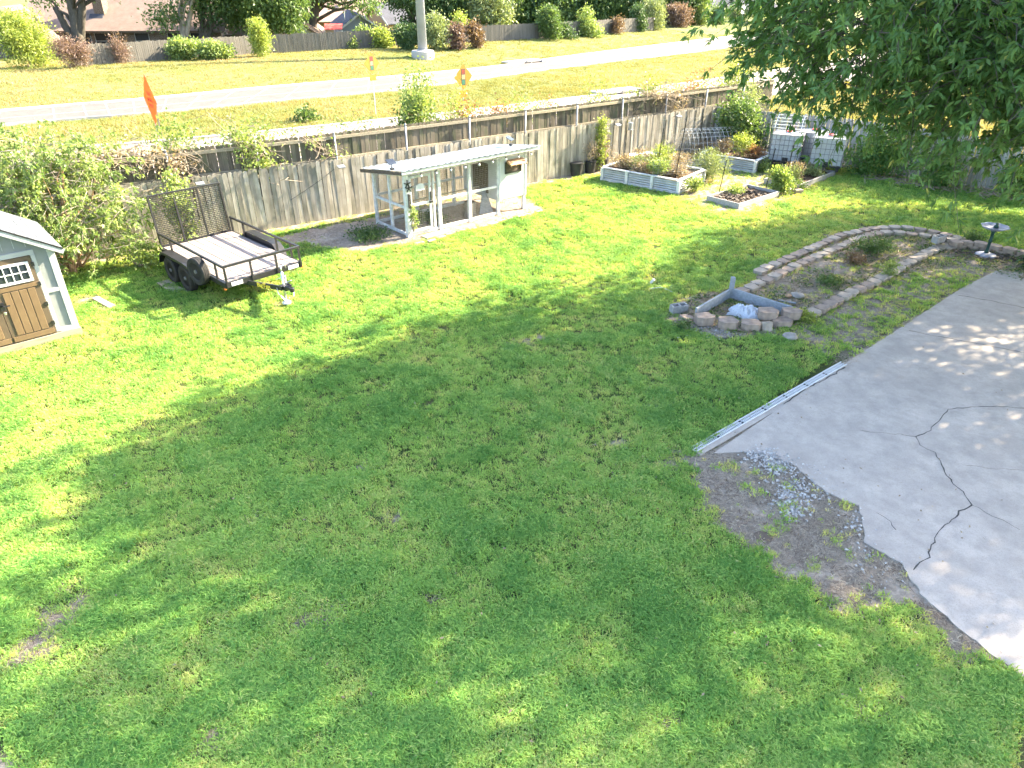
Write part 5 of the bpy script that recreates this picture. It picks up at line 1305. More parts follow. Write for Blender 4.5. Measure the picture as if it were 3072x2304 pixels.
def m_roof(name, c):
    tt = NT(name); v = tt.coord('Object'); col = tt.ramp(tt.noise(v, 1.2, 5, .7), [(.3, tuple(x * .82 for x in c)), (.7, tuple(min(1, x * 1.15) for x in c))]); w = tt.n('ShaderNodeTexWave', wave_type='BANDS', bands_direction='Z'); w.inputs['Scale'].default_value = 6.0; w.inputs['Distortion'].default_value = 1.0; tt.l(v, w.inputs[0]); tt.bump(w.outputs['Fac'], .5, .03); return tt.set(col, .95, 0, .15)
def m_brick(name, c1, c2):
    tt = NT(name); v = tt.coord('Object'); br = tt.n('ShaderNodeTexBrick'); br.inputs['Scale'].default_value = 4.0; br.inputs['Color1'].default_value = (*c1, 1); br.inputs['Color2'].default_value = (*c2, 1); br.inputs['Mortar'].default_value = (.4, .37, .33, 1); mp = tt.n('ShaderNodeMapping'); mp.inputs['Rotation'].default_value = (R(90), 0, 0); tt.l(v, mp.inputs[0]); tt.l(mp.outputs[0], br.inputs[0]); return tt.set(br.outputs[0], .9, 0, .1)
M['roof_brown'] = m_roof('roof_brown', (.17, .125, .10)); M['roof_tan'] = m_roof('roof_tan', (.25, .185, .155)); M['roof_grey'] = m_roof('roof_grey', (.075, .08, .10)); M['roof_pink'] = m_roof('roof_pink', (.33, .235, .20))
M['brick'] = m_brick('brick_wall', (.13, .088, .06), (.10, .07, .05)); M['siding_blue'] = m_plain('siding_blue', (.16, .19, .21), .8, 0, .05); M['siding_tan'] = m_plain('siding_tan', (.34, .23, .13), .8, 0, .06); M['dark_open'] = m_plain('dark_opening', (.02, .02, .022), .6); M['siding_white'] = m_plain('siding_white', (.36, .38, .37), .8, 0, .05)
M['awning'] = m_plain('red_awning', (.55, .09, .08), .7)

def gable_house(t, w, d, wall_h, rise, wall_m, roof_m, over=.5, name='wall', y0=0.0, x0=0.0, z0=0.0):
    """ridge along local y, gable facing -y"""
    prof = [(-w / 2, 0), (w / 2, 0), (w / 2, wall_h), (0, wall_h + rise), (-w / 2, wall_h)]
    mb = MB(); vs = [(x0 + x, y0, z0 + z) for x, z in prof] + [(x0 + x, y0 + d, z0 + z) for x, z in prof]; n = 5
    mb.add(vs, [tuple(range(n)), tuple(reversed(range(n, 2 * n)))] + [(i, n + i, n + (i + 1) % n, (i + 1) % n) for i in range(n)]); wl = mb.build(name, wall_m, t)
    sl = rise / (w / 2)
    for s in (1, -1):
        xe = s * (w / 2 + over); ze = wall_h - sl * over; q = [(x0, y0 - over, z0 + wall_h + rise + .05), (x0 + xe, y0 - over, z0 + ze + .05), (x0 + xe, y0 + d + over, z0 + ze + .05), (x0, y0 + d + over, z0 + wall_h + rise + .05)]
        if s < 0: q = list(reversed(q))
        mb = MB(); mb.slab(q, .12); rf = mb.build('roof', roof_m, t)
        mb = MB(); mb.bar((x0, y0 - over - .03, z0 + wall_h + rise - .08), (x0 + xe, y0 - over - .03, z0 + ze - .08), .05, .2); mb.build('fascia', M['siding_white'] if roof_m != M['roof_brown'] else M['dark_wood'], rf)
    return wl
def window(wl, x, y, z, w, h, m='glass', sill=True):
    mb = MB(); mb.box((x, y - .01, z), (w, .03, h)); o = mb.build('window', M[m], wl)
    mb = MB()
    for a, c in (((x - w / 2, y - .04, z - h / 2), (x + w / 2, y - .04, z - h / 2)), ((x - w / 2, y - .04, z + h / 2), (x + w / 2, y - .04, z + h / 2)), ((x - w / 2, y - .042, z - h / 2), (x - w / 2, y - .042, z + h / 2)), ((x + w / 2, y - .042, z - h / 2), (x + w / 2, y - .042, z + h / 2)), ((x - w / 2, y - .041, z), (x + w / 2, y - .041, z))): mb.bar(a, c, .05, .05)
    mb.build('frame', M['siding_white'], o)
GZ = -2.3
# long brick house on the left (ridge parallel to the road)
def house_left():
    p = at(430, 100, 82); a0 = R(38); t = empty('brick_house', (p.x, p.y, GZ), a0 - R(36), 'long brown roofed brick house with chimney behind the far fence at left', 'house')
    L, D, H, rise = 24.0, 11.0, 4.1, 3.6
    mb = MB(); mb.span((-L / 2, 0, 0), (L / 2 - 4, D, H)); wl = mb.build('wall', M['brick'], t)
    q = [(-L / 2 - .6, -.9, H - .1), (L / 2 - 3.4, -.9, H - .1), (L / 2 - 3.4, D / 2, H + rise), (-L / 2 - .6, D / 2, H + rise)]; mb = MB(); mb.slab(q, .15); rf = mb.build('roof', M['roof_tan'], t)
    q = [(-L / 2 - .6, D / 2, H + rise), (L / 2 - 3.4, D / 2, H + rise), (L / 2 - 3.4, D + .9, H - .1), (-L / 2 - .6, D + .9, H - .1)]; mb = MB(); mb.slab(q, .15); mb.build('roof', M['roof_tan'], t)
    mb = MB(); mb.bar((-L / 2 - .6, -.95, H - .2), (L / 2 - 3.4, -.95, H - .2), .06, .2); mb.build('fascia', M['dark_wood'], rf)
    mb = MB(); mb.box((-4.6, 2.0, H + 2.4), (1.0, 1.3, 4.6)); ch = mb.build('chimney', M['brick'], rf)
    mb = MB(); mb.slab([(-5.6, .9, H + .95), (-4.2, .9, H + .95), (-4.2, 1.35, H + 1.35), (-5.6, 1.35, H + 1.35)], .2); mb.build('chimney_flashing', M['roof_grey'], rf)
    for x, w in ((-7.6, 1.0), (-6.0, 1.1), (-3.9, 2.2), (-.2, 1.4), (3.0, 1.1), (5.5, 1.4)): window(wl, x, 0, 3.0, w, 1.5, 'dark_open')
    # right wing, lower
    mb = MB(); mb.span((L / 2 - 3.99, 1.0, 0), (L / 2 + 2.5, D - 1, H - .6)); mb.build('wing_wall', M['brick'], t)
    q = [(L / 2 - 3.4, .2, H - .35), (L / 2 + 3.2, .2, H - 1.1), (L / 2 + 1.2, D / 2, H + 1.9), (L / 2 - 3.4, D / 2, H + 2.4)]; mb = MB(); mb.slab(q, .15); mb.build('wing_roof', M['roof_tan'], t)
    return t
house_left()
p = at(20, 118, 73); t = empty('brick_house', (p.x - 1.5, p.y, GZ), R(12), 'dark gabled brick house wing at the far left edge behind the yellow bush', 'house'); wl = gable_house(t, 8.2, 9, 3.2, 3.1, M['brick'], M['roof_brown'], .7)
# pink-roofed house in the middle distance
p = at(940, 70, 112); t = empty('tan_house', (p.x, p.y, GZ), R(20), 'large pinkish tan roof of a house behind the grey gabled houses', 'house')
mb = MB(); mb.span((-11, 0, 0), (11, 10, 3.6)); wl = mb.build('wall', M['siding_tan'], t)
for q in ([(-12, -.8, 3.2), (12, -.8, 3.2), (10, 5, 7.6), (-10, 5, 7.6)], [(-10, 5, 7.6), (10, 5, 7.6), (12, 10.8, 3.2), (-12, 10.8, 3.2)]): mb = MB(); mb.slab(q, .15); rf = mb.build('roof', M['roof_pink'], t)
mb = MB(); mb.box((-3.2, 2.5, 6.5), (1.3, 1.0, 2.6)); mb.build('chimney', M['roof_pink'], rf)
for x in (2.6, 4.2): mb = MB(); mb.box((x, 1.6, 5.3), (.4, .4, .3)); mb.build('roof_vent', M['dark_wood'], rf)
# blue-grey gable house
g0, ga, g1 = at(1022, 85, 94), at(1080, 43, 94), at(1138, 78, 94); w = (g1 - g0).length; t = empty('blue_grey_house', ((g0.x + g1.x) / 2, 94, GZ), R(18), 'blue grey house with front gable and double window behind the far fence', 'house')
hw = (g0.z + g1.z) / 2 - GZ + .1; wl = gable_house(t, w * .9, 11, hw, ga.z - (g0.z + g1.z) / 2, M['siding_blue'], M['roof_grey'], .35)
window(wl, .75, 0, hw - 1.05, 1.5, 1.0); mb = MB(); mb.tube([(-1.4, 2.6, hw + .6), (-1.4, 2.6, hw + 1.6)], .07, 6); mb.box((-1.4, 2.6, hw + 1.65), (.35, .2, .12)); mb.build('vent_pipe', M['siding_white'], t)
mb = MB(); mb.span((-w * .45, -.03, .5), (w * .1, -.004, hw - .3)); mb.build('panelled_wall', M['siding_blue'], wl)
# darker gable further left of it
g0, ga, g1 = at(845, 100, 99), at(893, 46, 99), at(972, 92, 99); t = empty('dark_gable_house', ((g0.x + g1.x) / 2, 99, GZ), R(14), 'dark blue grey gable behind the white shed, half hidden by a tree trunk', 'house'); gable_house(t, (g1 - g0).length * .92, 10, (g0.z + g1.z) / 2 - GZ, ga.z - (g0.z + g1.z) / 2, M['siding_blue'], M['roof_tan'], .35)
# white shed
g0, ga, g1 = at(857, 108, 86), at(905, 71, 86), at(962, 104, 86); t = empty('white_shed', ((g0.x + g1.x) / 2, 86, GZ), R(8), 'small white gabled garden shed just behind the far fence', 'shed'); gable_house(t, (g1 - g0).length * .95, 4, (g0.z + g1.z) / 2 - GZ, ga.z - (g0.z + g1.z) / 2, M['siding_white'], M['roof_brown'], .18)
# tan gable with dark roof
g0, ga, g1 = at(1088, 50, 110), at(1126, 16, 110), at(1166, 66, 110); t = empty('tan_gable_house', ((g0.x + g1.x) / 2, 110, GZ), R(-42), 'tan gabled house with dark slate grey roof behind the blue grey one', 'house'); gable_house(t, 5.2, 11, (g0.z + g1.z) / 2 - GZ - .3, 2.3, M['siding_tan'], M['roof_grey'], .3)
q = at(1000, 82, 90); t = empty('awning', (q.x, q.y, 0), R(10), 'small red awning beside the white shed behind the far fence', 'awning'); mb = MB(); mb.slab([(-1.0, -.8, q.z - .15), (1.0, -.8, q.z - .15), (1.0, .9, q.z + .35), (-1.0, .9, q.z + .35)], .05); mb.build('canopy', M['awning'], t)
mb = MB()
for x in (-.95, .95): mb.bar((x, -.75, GZ), (x, -.75, q.z - .2), .08, .08)
mb.build('posts', M['siding_white'], t)
# dark roofs at the far right
p = at(2200, 20, 142); t = empty('dark_roof_house', (p.x, p.y, -3.0), R(30), 'dark blue grey roofed house far behind the right shrubs', 'house'); mb = MB(); mb.span((-10, 0, 0), (10, 9, 4.4)); mb.build('wall', M['brick'], t)
for q in ([(-11, -.8, 4.2), (11, -.8, 4.2), (10, 4.5, 8.2), (-10, 4.5, 8.2)], [(-10, 4.5, 8.2), (10, 4.5, 8.2), (11, 9.8, 4.2), (-11, 9.8, 4.2)]): mb = MB(); mb.slab(q, .15); mb.build('roof', M['roof_grey'], t)

# ------------------------------------------------------------------ trees and shrubs beyond the road
def far_tree(label, px, py, Y, trunks, lobes_px, k, m, seed, r0=.3, L=.30, W=.17, bark='bark', per=10, rc=.45, name='far_tree', droop=.3):
    """lobes given as (px, py, radius m, squash); trunk at px"""
    b = at(px, py, Y); bz = float(T(b.x, b.y)) - .1; base = (b.x, b.y, bz); lobes = []
    for (x, y, r, sq) in lobes_px: c = at(x, y, Y + rnd.uniform(-1, 1)); lobes.append(((c.x, c.y, c.z), (r, r, r * sq)))
    t = tree(name, label, base, lobes, k, per, rc, L, W, m, seed, M[bark], r0, 'trees beyond the far fence', droop=droop, branches=5)
    for i, (x, y) in enumerate(trunks):
        c = at(x, y, Y) - Vector(base); mb = MB(); rg = random.Random(seed + i); mb.tube(wig((rg.uniform(-.2, .2), rg.uniform(-.2, .2), 0), c, 5, .03, rg), [r0 * (1 - .09 * j) for j in range(6)], 8); mb.build('stem', M[bark], t, smooth=True)
    return t
far_tree('dark three-stemmed tree in front of the long brick house', 240, 150, 77, [(165, 20), (205, -40), (250, -60)], [(150, -20, 1.4, .7), (215, -110, 4.0, .6), (300, -110, 4.0, .6), (120, -30, 1.4, .7), (250, -14, .8, .6)], 620, M['leaf_mid'], 301, .5)
far_tree('tree with pale leaning trunks in front of the brick house', 548, 118, 79, [(540, 10), (585, -20)], [(500, 45, 1.3, .8), (465, 62, .9, .7), (555, 10, 1.1, .7), (630, -20, 1.6, .8), (600, -90, 3.4, .6)], 620, M['leaf_mid'], 302, .28, bark='bark_pale')
far_tree('dense tree with several dark trunks right of the pale trunks', 600, 115, 81, [(610, 20), (640, 10), (655, 30)], [(612, 40, 1.2, 1.3), (650, 0, 1.7, .9), (690, 15, 1.0, .9), (640, -70, 3, .6)], 600, M['leaf_dark'], 303, .3)
far_tree('broad bright green tree in front of the grey gabled houses', 735, 115, 82, [(720, 30)], [(720, 25, 2.0, .8), (790, 15, 2.6, .9), (850, 40, 1.7, 1.0), (860, 0, 2.0, .8), (780, -30, 3.2, .7), (700, 60, 1.0, .7), (870, 70, 1.2, .8)], 1700, M['leaf_mid'], 304, .24)
far_tree('tree with thick dark forked trunk before the pink roof', 925, 92, 90, [(905, -30), (945, -40)], [(985, -5, 1.6, .6), (1080, -5, 2.2, .6), (930, -70, 4.0, .6), (1020, -60, 3.5, .5), (1110, 12, 1.2, .7)], 800, M['leaf_mid'], 305, .55)
far_tree('dark tree just left of the light pole', 1235, 88, 96, [(1238, 0)], [(1240, -10, 2.4, .7), (1200, -25, 2.4, .7), (1290, 10, 2.0, .9), (1225, 62, .9, .8)], 800, M['leaf_dark'], 306, .4)
rowt = [(1330, 20, 2.6, 'leaf_dark'), (1400, 25, 2.4, 'leaf_dark'), (1465, 20, 2.7, 'leaf_grey'), (1530, 30, 2.5, 'leaf_mid'), (1600, 12, 2.9, 'leaf_dark'), (1660, 22, 2.6, 'leaf_mid'), (1720, 10, 3.0, 'leaf_dark'), (1790, 20, 2.8, 'leaf_mid'), (1850, 8, 2.8, 'leaf_mid'), (1920, -5, 3.0, 'leaf_dark'), (2000, 5, 3.1, 'leaf_mid'), (2070, 10, 2.6, 'leaf_mid'), (1370, -30, 3.2, 'leaf_mid'), (1560, -35, 3.4, 'leaf_dark'), (1760, -40, 3.6, 'leaf_dark')]
lbs = ['first dark tree right of the light pole behind the fence', 'second dark tree right of the light pole', 'silvery green tree standing out of the tree row', 'leafy tree right of the silvery one', 'dark tree in the middle of the tree row', 'mid green tree right of the middle of the row', 'tall dark tree behind the round clipped bush', 'mid green tree behind the gap in the far fence', 'pale green tree over the reddish bank', 'dark tall tree left of the pink bush top', 'mid green tree behind the pink bush', 'last tree of the row before the dark roof', 'tall tree top at the upper edge right of the pole', 'tall dark tree top at the upper edge mid row', 'tall dark tree top at the upper edge right of mid row']
for i, (x, y, r, mt) in enumerate(rowt):
    Y = 96 + (x - 1300) * .018 + (8 if y < -20 else rnd.uniform(-1, 3))
    far_tree(lbs[i], x, 90, Y, [], [(x, y, r, 1.0), (x + rnd.uniform(-30, 30), y + 34, r * .75, .9), (x + rnd.uniform(-40, 40), y - 30, r * .8, .8), (x + rnd.uniform(-25, 25), y + 62, r * .5, .8)], 900, M[mt], 320 + i, .22, L=.34, W=.2)

def shrub(name, label, c, r, h, k, m, seed, per=9, rc=.2, L=.14, W=.07, group=None, lob=5, stems=6, bark='twig', droop=.0, hollow=.3, cat='shrub', up=1.0):
    rg = random.Random(seed); c = Vector(c); t = empty(name, c, 0, label, cat, group); lobes = []
    for i in range(lob):
        a = rg.uniform(0, 6.28); q = rg.uniform(0, .55) * r; rr = r * rg.uniform(.35, .72); z = h * rg.uniform(.25, .8)
        lobes.append(((q * math.cos(a), q * math.sin(a), z), (rr, rr, min(h - z, z) * rg.uniform(.85, 1.1))))
    C = crown('foliage', lobes, k, per, rc, L, W, m, t, seed, droop - up * .3, hollow, zmin=.03)
    mb = MB()
    for i in range(stems):
        e = Vector(C[rg.randrange(len(C))]); mb.tube(wig((rg.uniform(-.1, .1) * r, rg.uniform(-.1, .1) * r, -.03), e, 4, .05, rg), [.022, .018, .014, .01, .005], 5)
    mb.build('stems', M[bark], t); return t
def px_shrub(label, px, py, wpx, hpx, m, seed, k=260, **kw):
    c = GT(px, py); s = (c.y * _c + (CAM_H - c.z) * _s) / FPX; kw.setdefault('L', .22); kw.setdefault('W', .13); kw.setdefault('rc', .25)
    return shrub('verge_shrub', label, c, wpx * s * .5, hpx * s * 1.08, k, M[m], seed, group='shrubs along the far fence', **kw)
px_shrub('large yellow green bush in front of the far fence at left edge', 95, 203, 175, 140, 'leaf_yel', 401, 900, L=.28, W=.08, lob=8)
px_shrub('pinkish bare bush right of the yellow green bush', 215, 203, 90, 75, 'leaf_pink', 402, 260, W=.05)
px_shrub('second pinkish bush in front of the far fence', 262, 200, 50, 60, 'leaf_pink', 403, 160, W=.05)
px_shrub('thin pink bush against the far fence below the chimney', 370, 190, 52, 70, 'leaf_pink', 404, 150, W=.05)
px_shrub('round pale green bush before the far fence, left one of a pair', 550, 180, 95, 48, 'leaf_bush', 405, 400)
px_shrub('low spreading green bush before the far fence, right one of a pair', 655, 176, 110, 44, 'leaf_bush', 406, 420)
px_shrub('tall feathery light green bush left of the grey gabled houses', 788, 168, 62, 95, 'leaf_yel', 407, 420, L=.26, W=.07)
px_shrub('narrow vine covered hump on the far fence', 1055, 146, 26, 32, 'leaf_bush', 408, 110)
px_shrub('tall vine covered hump on the far fence', 1095, 143, 44, 52, 'leaf_bush', 409, 200)
px_shrub('wide vine covered hump on the far fence left of the pole', 1150, 143, 62, 52, 'leaf_yel', 410, 260)
px_shrub('dark shrub mass just left of the light pole', 1222, 146, 75, 58, 'leaf_dark', 411, 420)
px_shrub('olive bush right of the light pole', 1310, 148, 78, 90, 'leaf_grey', 412, 480)
px_shrub('bright yellow green sapling top right of the pole', 1385, 120, 70, 70, 'leaf_yel', 413, 220)
px_shrub('dark reddish twiggy bush right of the pole', 1370, 148, 55, 62, 'leaf_pink', 414, 220)
px_shrub('second reddish twiggy bush by the far fence', 1425, 142, 60, 60, 'leaf_rust', 415, 240)
px_shrub('large dome of mid green shrub left of the clipped bush', 1645, 117, 95, 82, 'leaf_mid', 416, 560)
px_shrub('large round bush with dark base on the far verge', 1755, 120, 100, 80, 'leaf_bush', 417, 620)
px_shrub('dark low part of the large round bush', 1690, 123, 80, 40, 'leaf_dark', 418, 300)
px_shrub('rusty fern clump by the gap in the far fence', 1850, 100, 40, 38, 'leaf_rust', 419, 120)
px_shrub('tall blue green bush right of the fence gap', 1905, 102, 75, 75, 'leaf_dark', 420, 450)
px_shrub('tall feathery olive bush right of the fence gap', 1955, 98, 90, 95, 'leaf_grey', 421, 560)
px_shrub('large pink flowering bush on the far verge', 2030, 92, 90, 66, 'leaf_pink', 422, 560)
px_shrub('pale leafy bush right of the pink bush', 2100, 82, 45, 55, 'leaf_bush', 423, 260)
px_shrub('round clipped dark green bush on the far verge', 2150, 84, 68, 50, 'leaf_mid', 424, 480)
px_shrub('olive bush behind the small white road sign', 2215, 78, 80, 62, 'leaf_grey', 425, 450)
px_shrub('pale green bush at the right end of the far verge', 2270, 78, 55, 58, 'leaf_bush', 426, 300)
px_shrub('small tuft of green weeds in the road median', 920, 362, 30, 18, 'leaf_mid', 427, 60, L=.15)

# ------------------------------------------------------------------ plants in and along the yard
def yard_plant(name, label, c, r, h, k, m, seed, cat='plant', **kw):
    return shrub(name, label, c, r, h, k, M[m], seed, cat=cat, **kw)
# big crape-myrtle like bush between shed and trailer
c = G(290, 800)
_t = empty('leafy_bush', (-11.7, 17.75, 0), 0, 'large loose light green bush between the shed and the trailer', 'shrub')
_l = [((0, 0, 2.1), (1.5, 1.3, 1.2), 1.), ((.9, .3, 1.9), (1.3, 1.0, 1.0), 1.), ((-1.1, -.3, 2.0), (1.3, 1.1, 1.1), 1.), ((.1, .2, 3.0), (1.1, .9, .7), 1.), ((1.1, -.4, 1.1), (1.0, .8, .6), 1.), ((-.4, -.6, 1.1), (1.2, .9, .7), .8), ((-1.6, .2, 2.9), (.8, .7, .6), .8), ((.9, .6, 2.8), (.9, .8, .6), .8), ((.3, -.7, .6), (.8, .6, .4), .5)]
_C = spray_crown('foliage', _l, 430, M['leaf_bush'], _t, 501, twig=.62, nc=8, per=7, L=.10, W=.045, hollow=.3, droop=.35, jit=.07, bark=M['bark_pale'], rtw=.005)
_m = MB(); _r = random.Random(9)
for _i in range(34):
    _e = Vector(_C[_r.randrange(len(_C))]); _m.tube(wig((_r.uniform(-.3, .3), _r.uniform(-.25, .25), -.03), _e, 5, .04, _r), [.035, .03, .024, .018, .012, .006], 6)
_m.build('stems', M['hatch_wood'], _t)
shrub('leafy_bush', 'lower outer shoots of green bush at the left fence end', (-14.0, 16.4, 0), 1.6, 2.2, 420, M['leaf_bush'], 502, per=10, rc=.2, L=.12, W=.06, lob=6, stems=12)
shrub('leafy_bush', 'low suckers growing around the trailer wheel by the bush', (-9.9, 18.0, 0), .7, .75, 130, M['leaf_bush'], 503, per=9, rc=.13, L=.1, W=.05, lob=4)
# vines
def vine(name, label, pts, k, r, m, seed, L=.09, W=.06, dry=.0, per=8):
    rg = np.random.default_rng(seed); P0 = Vector(pts[0]); t = empty(name, P0, 0, label, 'vine'); A = np.array([tuple(Vector(p) - P0) for p in pts])
    u = rg.random(k) * (len(A) - 1); i = np.minimum(u.astype(int), len(A) - 2); f = (u - i)[:, None]
    C = A[i] * (1 - f) + A[i + 1] * f + rg.normal(size=(k, 3)) * r
    P = (C[:, None] + rg.normal(size=(k, per, 3)) * .07).reshape(-1, 3); D = rg.normal(size=P.shape); D[:, 2] -= .5
    leaf_faces('foliage', P, D, L * (.7 + .6 * rg.random(len(P))), W * (.7 + .6 * rg.random(len(P))), m, t, np.clip(rg.normal(.5, .25, len(P)), 0, 1), rg)
    mb = MB(); r2 = random.Random(seed)
    for _ in range(10):
        q = [Vector(a) + Vector([r2.gauss(0, r * .7) for _ in range(3)]) for a in A]; mb.tube(q, .008, 5)
    if dry:
        for _ in range(int(dry)):
            a = Vector(A[r2.randrange(len(A))]); q = [a + Vector([r2.gauss(0, r) for _ in range(3)])]
            for _ in range(5): q.append(q[-1] + Vector((r2.gauss(0, .22), r2.gauss(0, .14), r2.gauss(-.03, .16))))
            mb.tube(q, .007, 4)
    mb.build('stems', M['twig'], t); return t
def fpt(px, py, off=-.12):
    r_ = on_fence(px, py); p, a = r_; return p + Vector((math.sin(a), -math.cos(a), 0)) * -off * 1.0
a = Vector((-8.62, 18.95, 0)); vine('ivy_vine', 'ivy climbing over the middle of the trailer ramp mesh', [(-8.75, 18.55, .7), (-8.8, 18.65, 1.2), (-9.0, 18.9, 1.6), (-9.2, 19.4, 2.0)], 200, .16, M['leaf_bush'], 511)
RF = offset_line([(-18.5, 13.9)] + FENCE[2:5] + [(12.6, 35.4)], .55)
def rf_at(x):
    for i in range(len(RF) - 1):
        if RF[i][0] <= x <= RF[i + 1][0]: f = (x - RF[i][0]) / (RF[i + 1][0] - RF[i][0]); return RF[i][1] + f * (RF[i + 1][1] - RF[i][1])
    return RF[-1][1]
def over_fence(x, z, d=0.0): return (x, rf_at(x) + d, z)
vine('dry_vine', 'tangle of dry vines hanging over the road fence above the trailer', [over_fence(-12.2, 2.6), over_fence(-11.2, 2.55, .1), over_fence(-10.2, 2.5, -.1), over_fence(-9.4, 2.3, -.15), over_fence(-9.5, 1.9, -.4)], 110, .2, M['leaf_dry'], 512, dry=110)
vine('green_vine', 'green creeper spilling over the road fence left of the coop', [over_fence(-8.05, 2.9, .1), over_fence(-7.9, 2.5, -.1), over_fence(-7.6, 2.1, -.15), over_fence(-7.3, 1.9, -.2)], 150, .22, M['leaf_bush'], 513, dry=30)
vine('dry_vine', 'dry creeper on the road fence at the right end above the garden', [over_fence(5.4, 2.5), over_fence(6.4, 2.4, -.1), over_fence(7.2, 2.2, -.1)], 40, .2, M['leaf_dry'], 514, dry=50)
vine('green_vine', 'thin creeper on the road fence panel above the coop', [over_fence(-6.3, 2.45, -.12), over_fence(-5.9, 2.1, -.12), over_fence(-5.5, 1.95, -.12)], 26, .15, M['leaf_bush'], 515, dry=12)
# shrubs growing between the fences and the road
def verge_plant(label, px, py_top, z0, r, k, m, seed, d=1.2, h=None, **kw):
    """stands d metres behind the road fence under the given photo column"""
    x = 0.0
    for _ in range(30):
        y = rf_at(x) + d; dep = y * _c + CAM_H * _s - 1.5 * _s; x = (px - 1536) / FPX * dep
    y = rf_at(x) + d; top = at(px, py_top, y).z
    return shrub('roadside_shrub', label, (x, y, 0), r, max(.6, top * 1.04), k, M[m], seed, group='shrubs between the fences and the road', **kw)
verge_plant('light green shrub behind the road fence below the orange sign', 530, 375, 0, .75, 260, 'leaf_bush', 521, L=.11, W=.055, hollow=.4)
verge_plant('upright green shoot behind the road fence left of the coop', 775, 335, 0, .42, 200, 'leaf_bush', 522, L=.11, W=.06)
verge_plant('tall bushy sapling behind the road fence in front of the light pole', 1262, 190, 0, .68, 560, 'leaf_bush', 523, L=.12, W=.06, lob=9)
verge_plant('wide base of green shoots under the tall bushy sapling', 1240, 300, 0, .6, 260, 'leaf_mid', 524, L=.12, W=.06)
verge_plant('thin yellow green shoots in front of the second yellow sign', 1365, 270, 0, .55, 110, 'leaf_yel', 525, L=.1, W=.05)
verge_plant('red leaved shrub behind the road fence right of the sapling', 1400, 310, 0, .7, 190, 'leaf_red', 526, L=.11, W=.06)
verge_plant('red leaved shrub behind the road fence, second from the sapling', 1490, 315, 0, .6, 120, 'leaf_red', 527, L=.11, W=.06)
verge_plant('green and red shrub behind the road fence right of the yellow sign', 1560, 275, 0, .5, 150, 'leaf_bush', 528, L=.1, W=.05)
verge_plant('small red leaved shoots behind the road fence mid way', 1640, 305, 0, .45, 70, 'leaf_red', 529, L=.1, W=.05)
verge_plant('sparse branching shrub with bare twigs behind the road fence', 1780, 222, 0, .95, 150, 'leaf_yel', 530, L=.1, W=.05, stems=26)
verge_plant('compact bright yellow green shrub on the road fence', 1935, 240, 0, .36, 200, 'leaf_yel', 531, L=.12, W=.08)
verge_plant('rust red shrub behind the road fence near its right end', 2075, 205, 0, .95, 300, 'leaf_red', 532, L=.12, W=.05)
verge_plant('pale dry weeds behind the road fence left of the rust shrub', 2010, 245, 0, .6, 120, 'leaf_dry', 533, L=.12, W=.03)
verge_plant('bright green shrub beyond the fence corner near the leaves', 2200, 165, 0, .9, 420, 'leaf_yel', 534, L=.13, W=.07, d=2.2)
# dense shrub and climbers at the fence corner and along the side fence
shrub('corner_bush', 'dense dark green shrub filling the fence corner beside the totes', (9.7, 31.5, 0), 1.15, 2.2, 700, M['leaf_mid'], 541, per=9, L=.13, W=.07, lob=7)
shrub('corner_bush', 'pinkish cream topped shrub rising over the fence corner', (10.2, 33.0, 0), 1.2, 2.7, 420, M['leaf_grey'], 542, per=9, L=.13, W=.06, lob=6)
shrub('side_bush', 'dark green shrub against the side fence right of the totes', (14.1, 28.2, 0), 1.1, 1.9, 520, M['leaf_big'], 543, per=9, L=.14, W=.06, lob=6)
shrub('side_bush', 'second dark green shrub along the side fence', (15.6, 26.3, 0), .9, 1.5, 360, M['leaf_big'], 544, per=9, L=.14, W=.06, lob=5)
shrub('side_bush', 'low green shrub along the side fence at the right', (17.6, 24.6, 0), .8, 1.1, 300, M['leaf_big'], 545, per=9, L=.14, W=.06, lob=5)
# raised edge and twigs of the side border
mb = MB(); rg_ = random.Random(12)
for i in range(140):
    f = rg_.random(); x = 13.4 + 5.2 * f; y = 27.2 - 3.7 * f + rg_.uniform(-.1, .9); a = rg_.uniform(0, 6.28); l = rg_.uniform(.2, .7); mb.tube([(x, y, .03), (x + l * .5 * math.cos(a), y + l * .5 * math.sin(a), .06 + rg_.uniform(0, .12)), (x + l * math.cos(a + .3), y + l * math.sin(a + .3), .04)], .012, 4)
tag(mb.build('twig_litter', M['twig']), 'fallen twigs heaped along the side fence', 'twigs', kind='stuff')
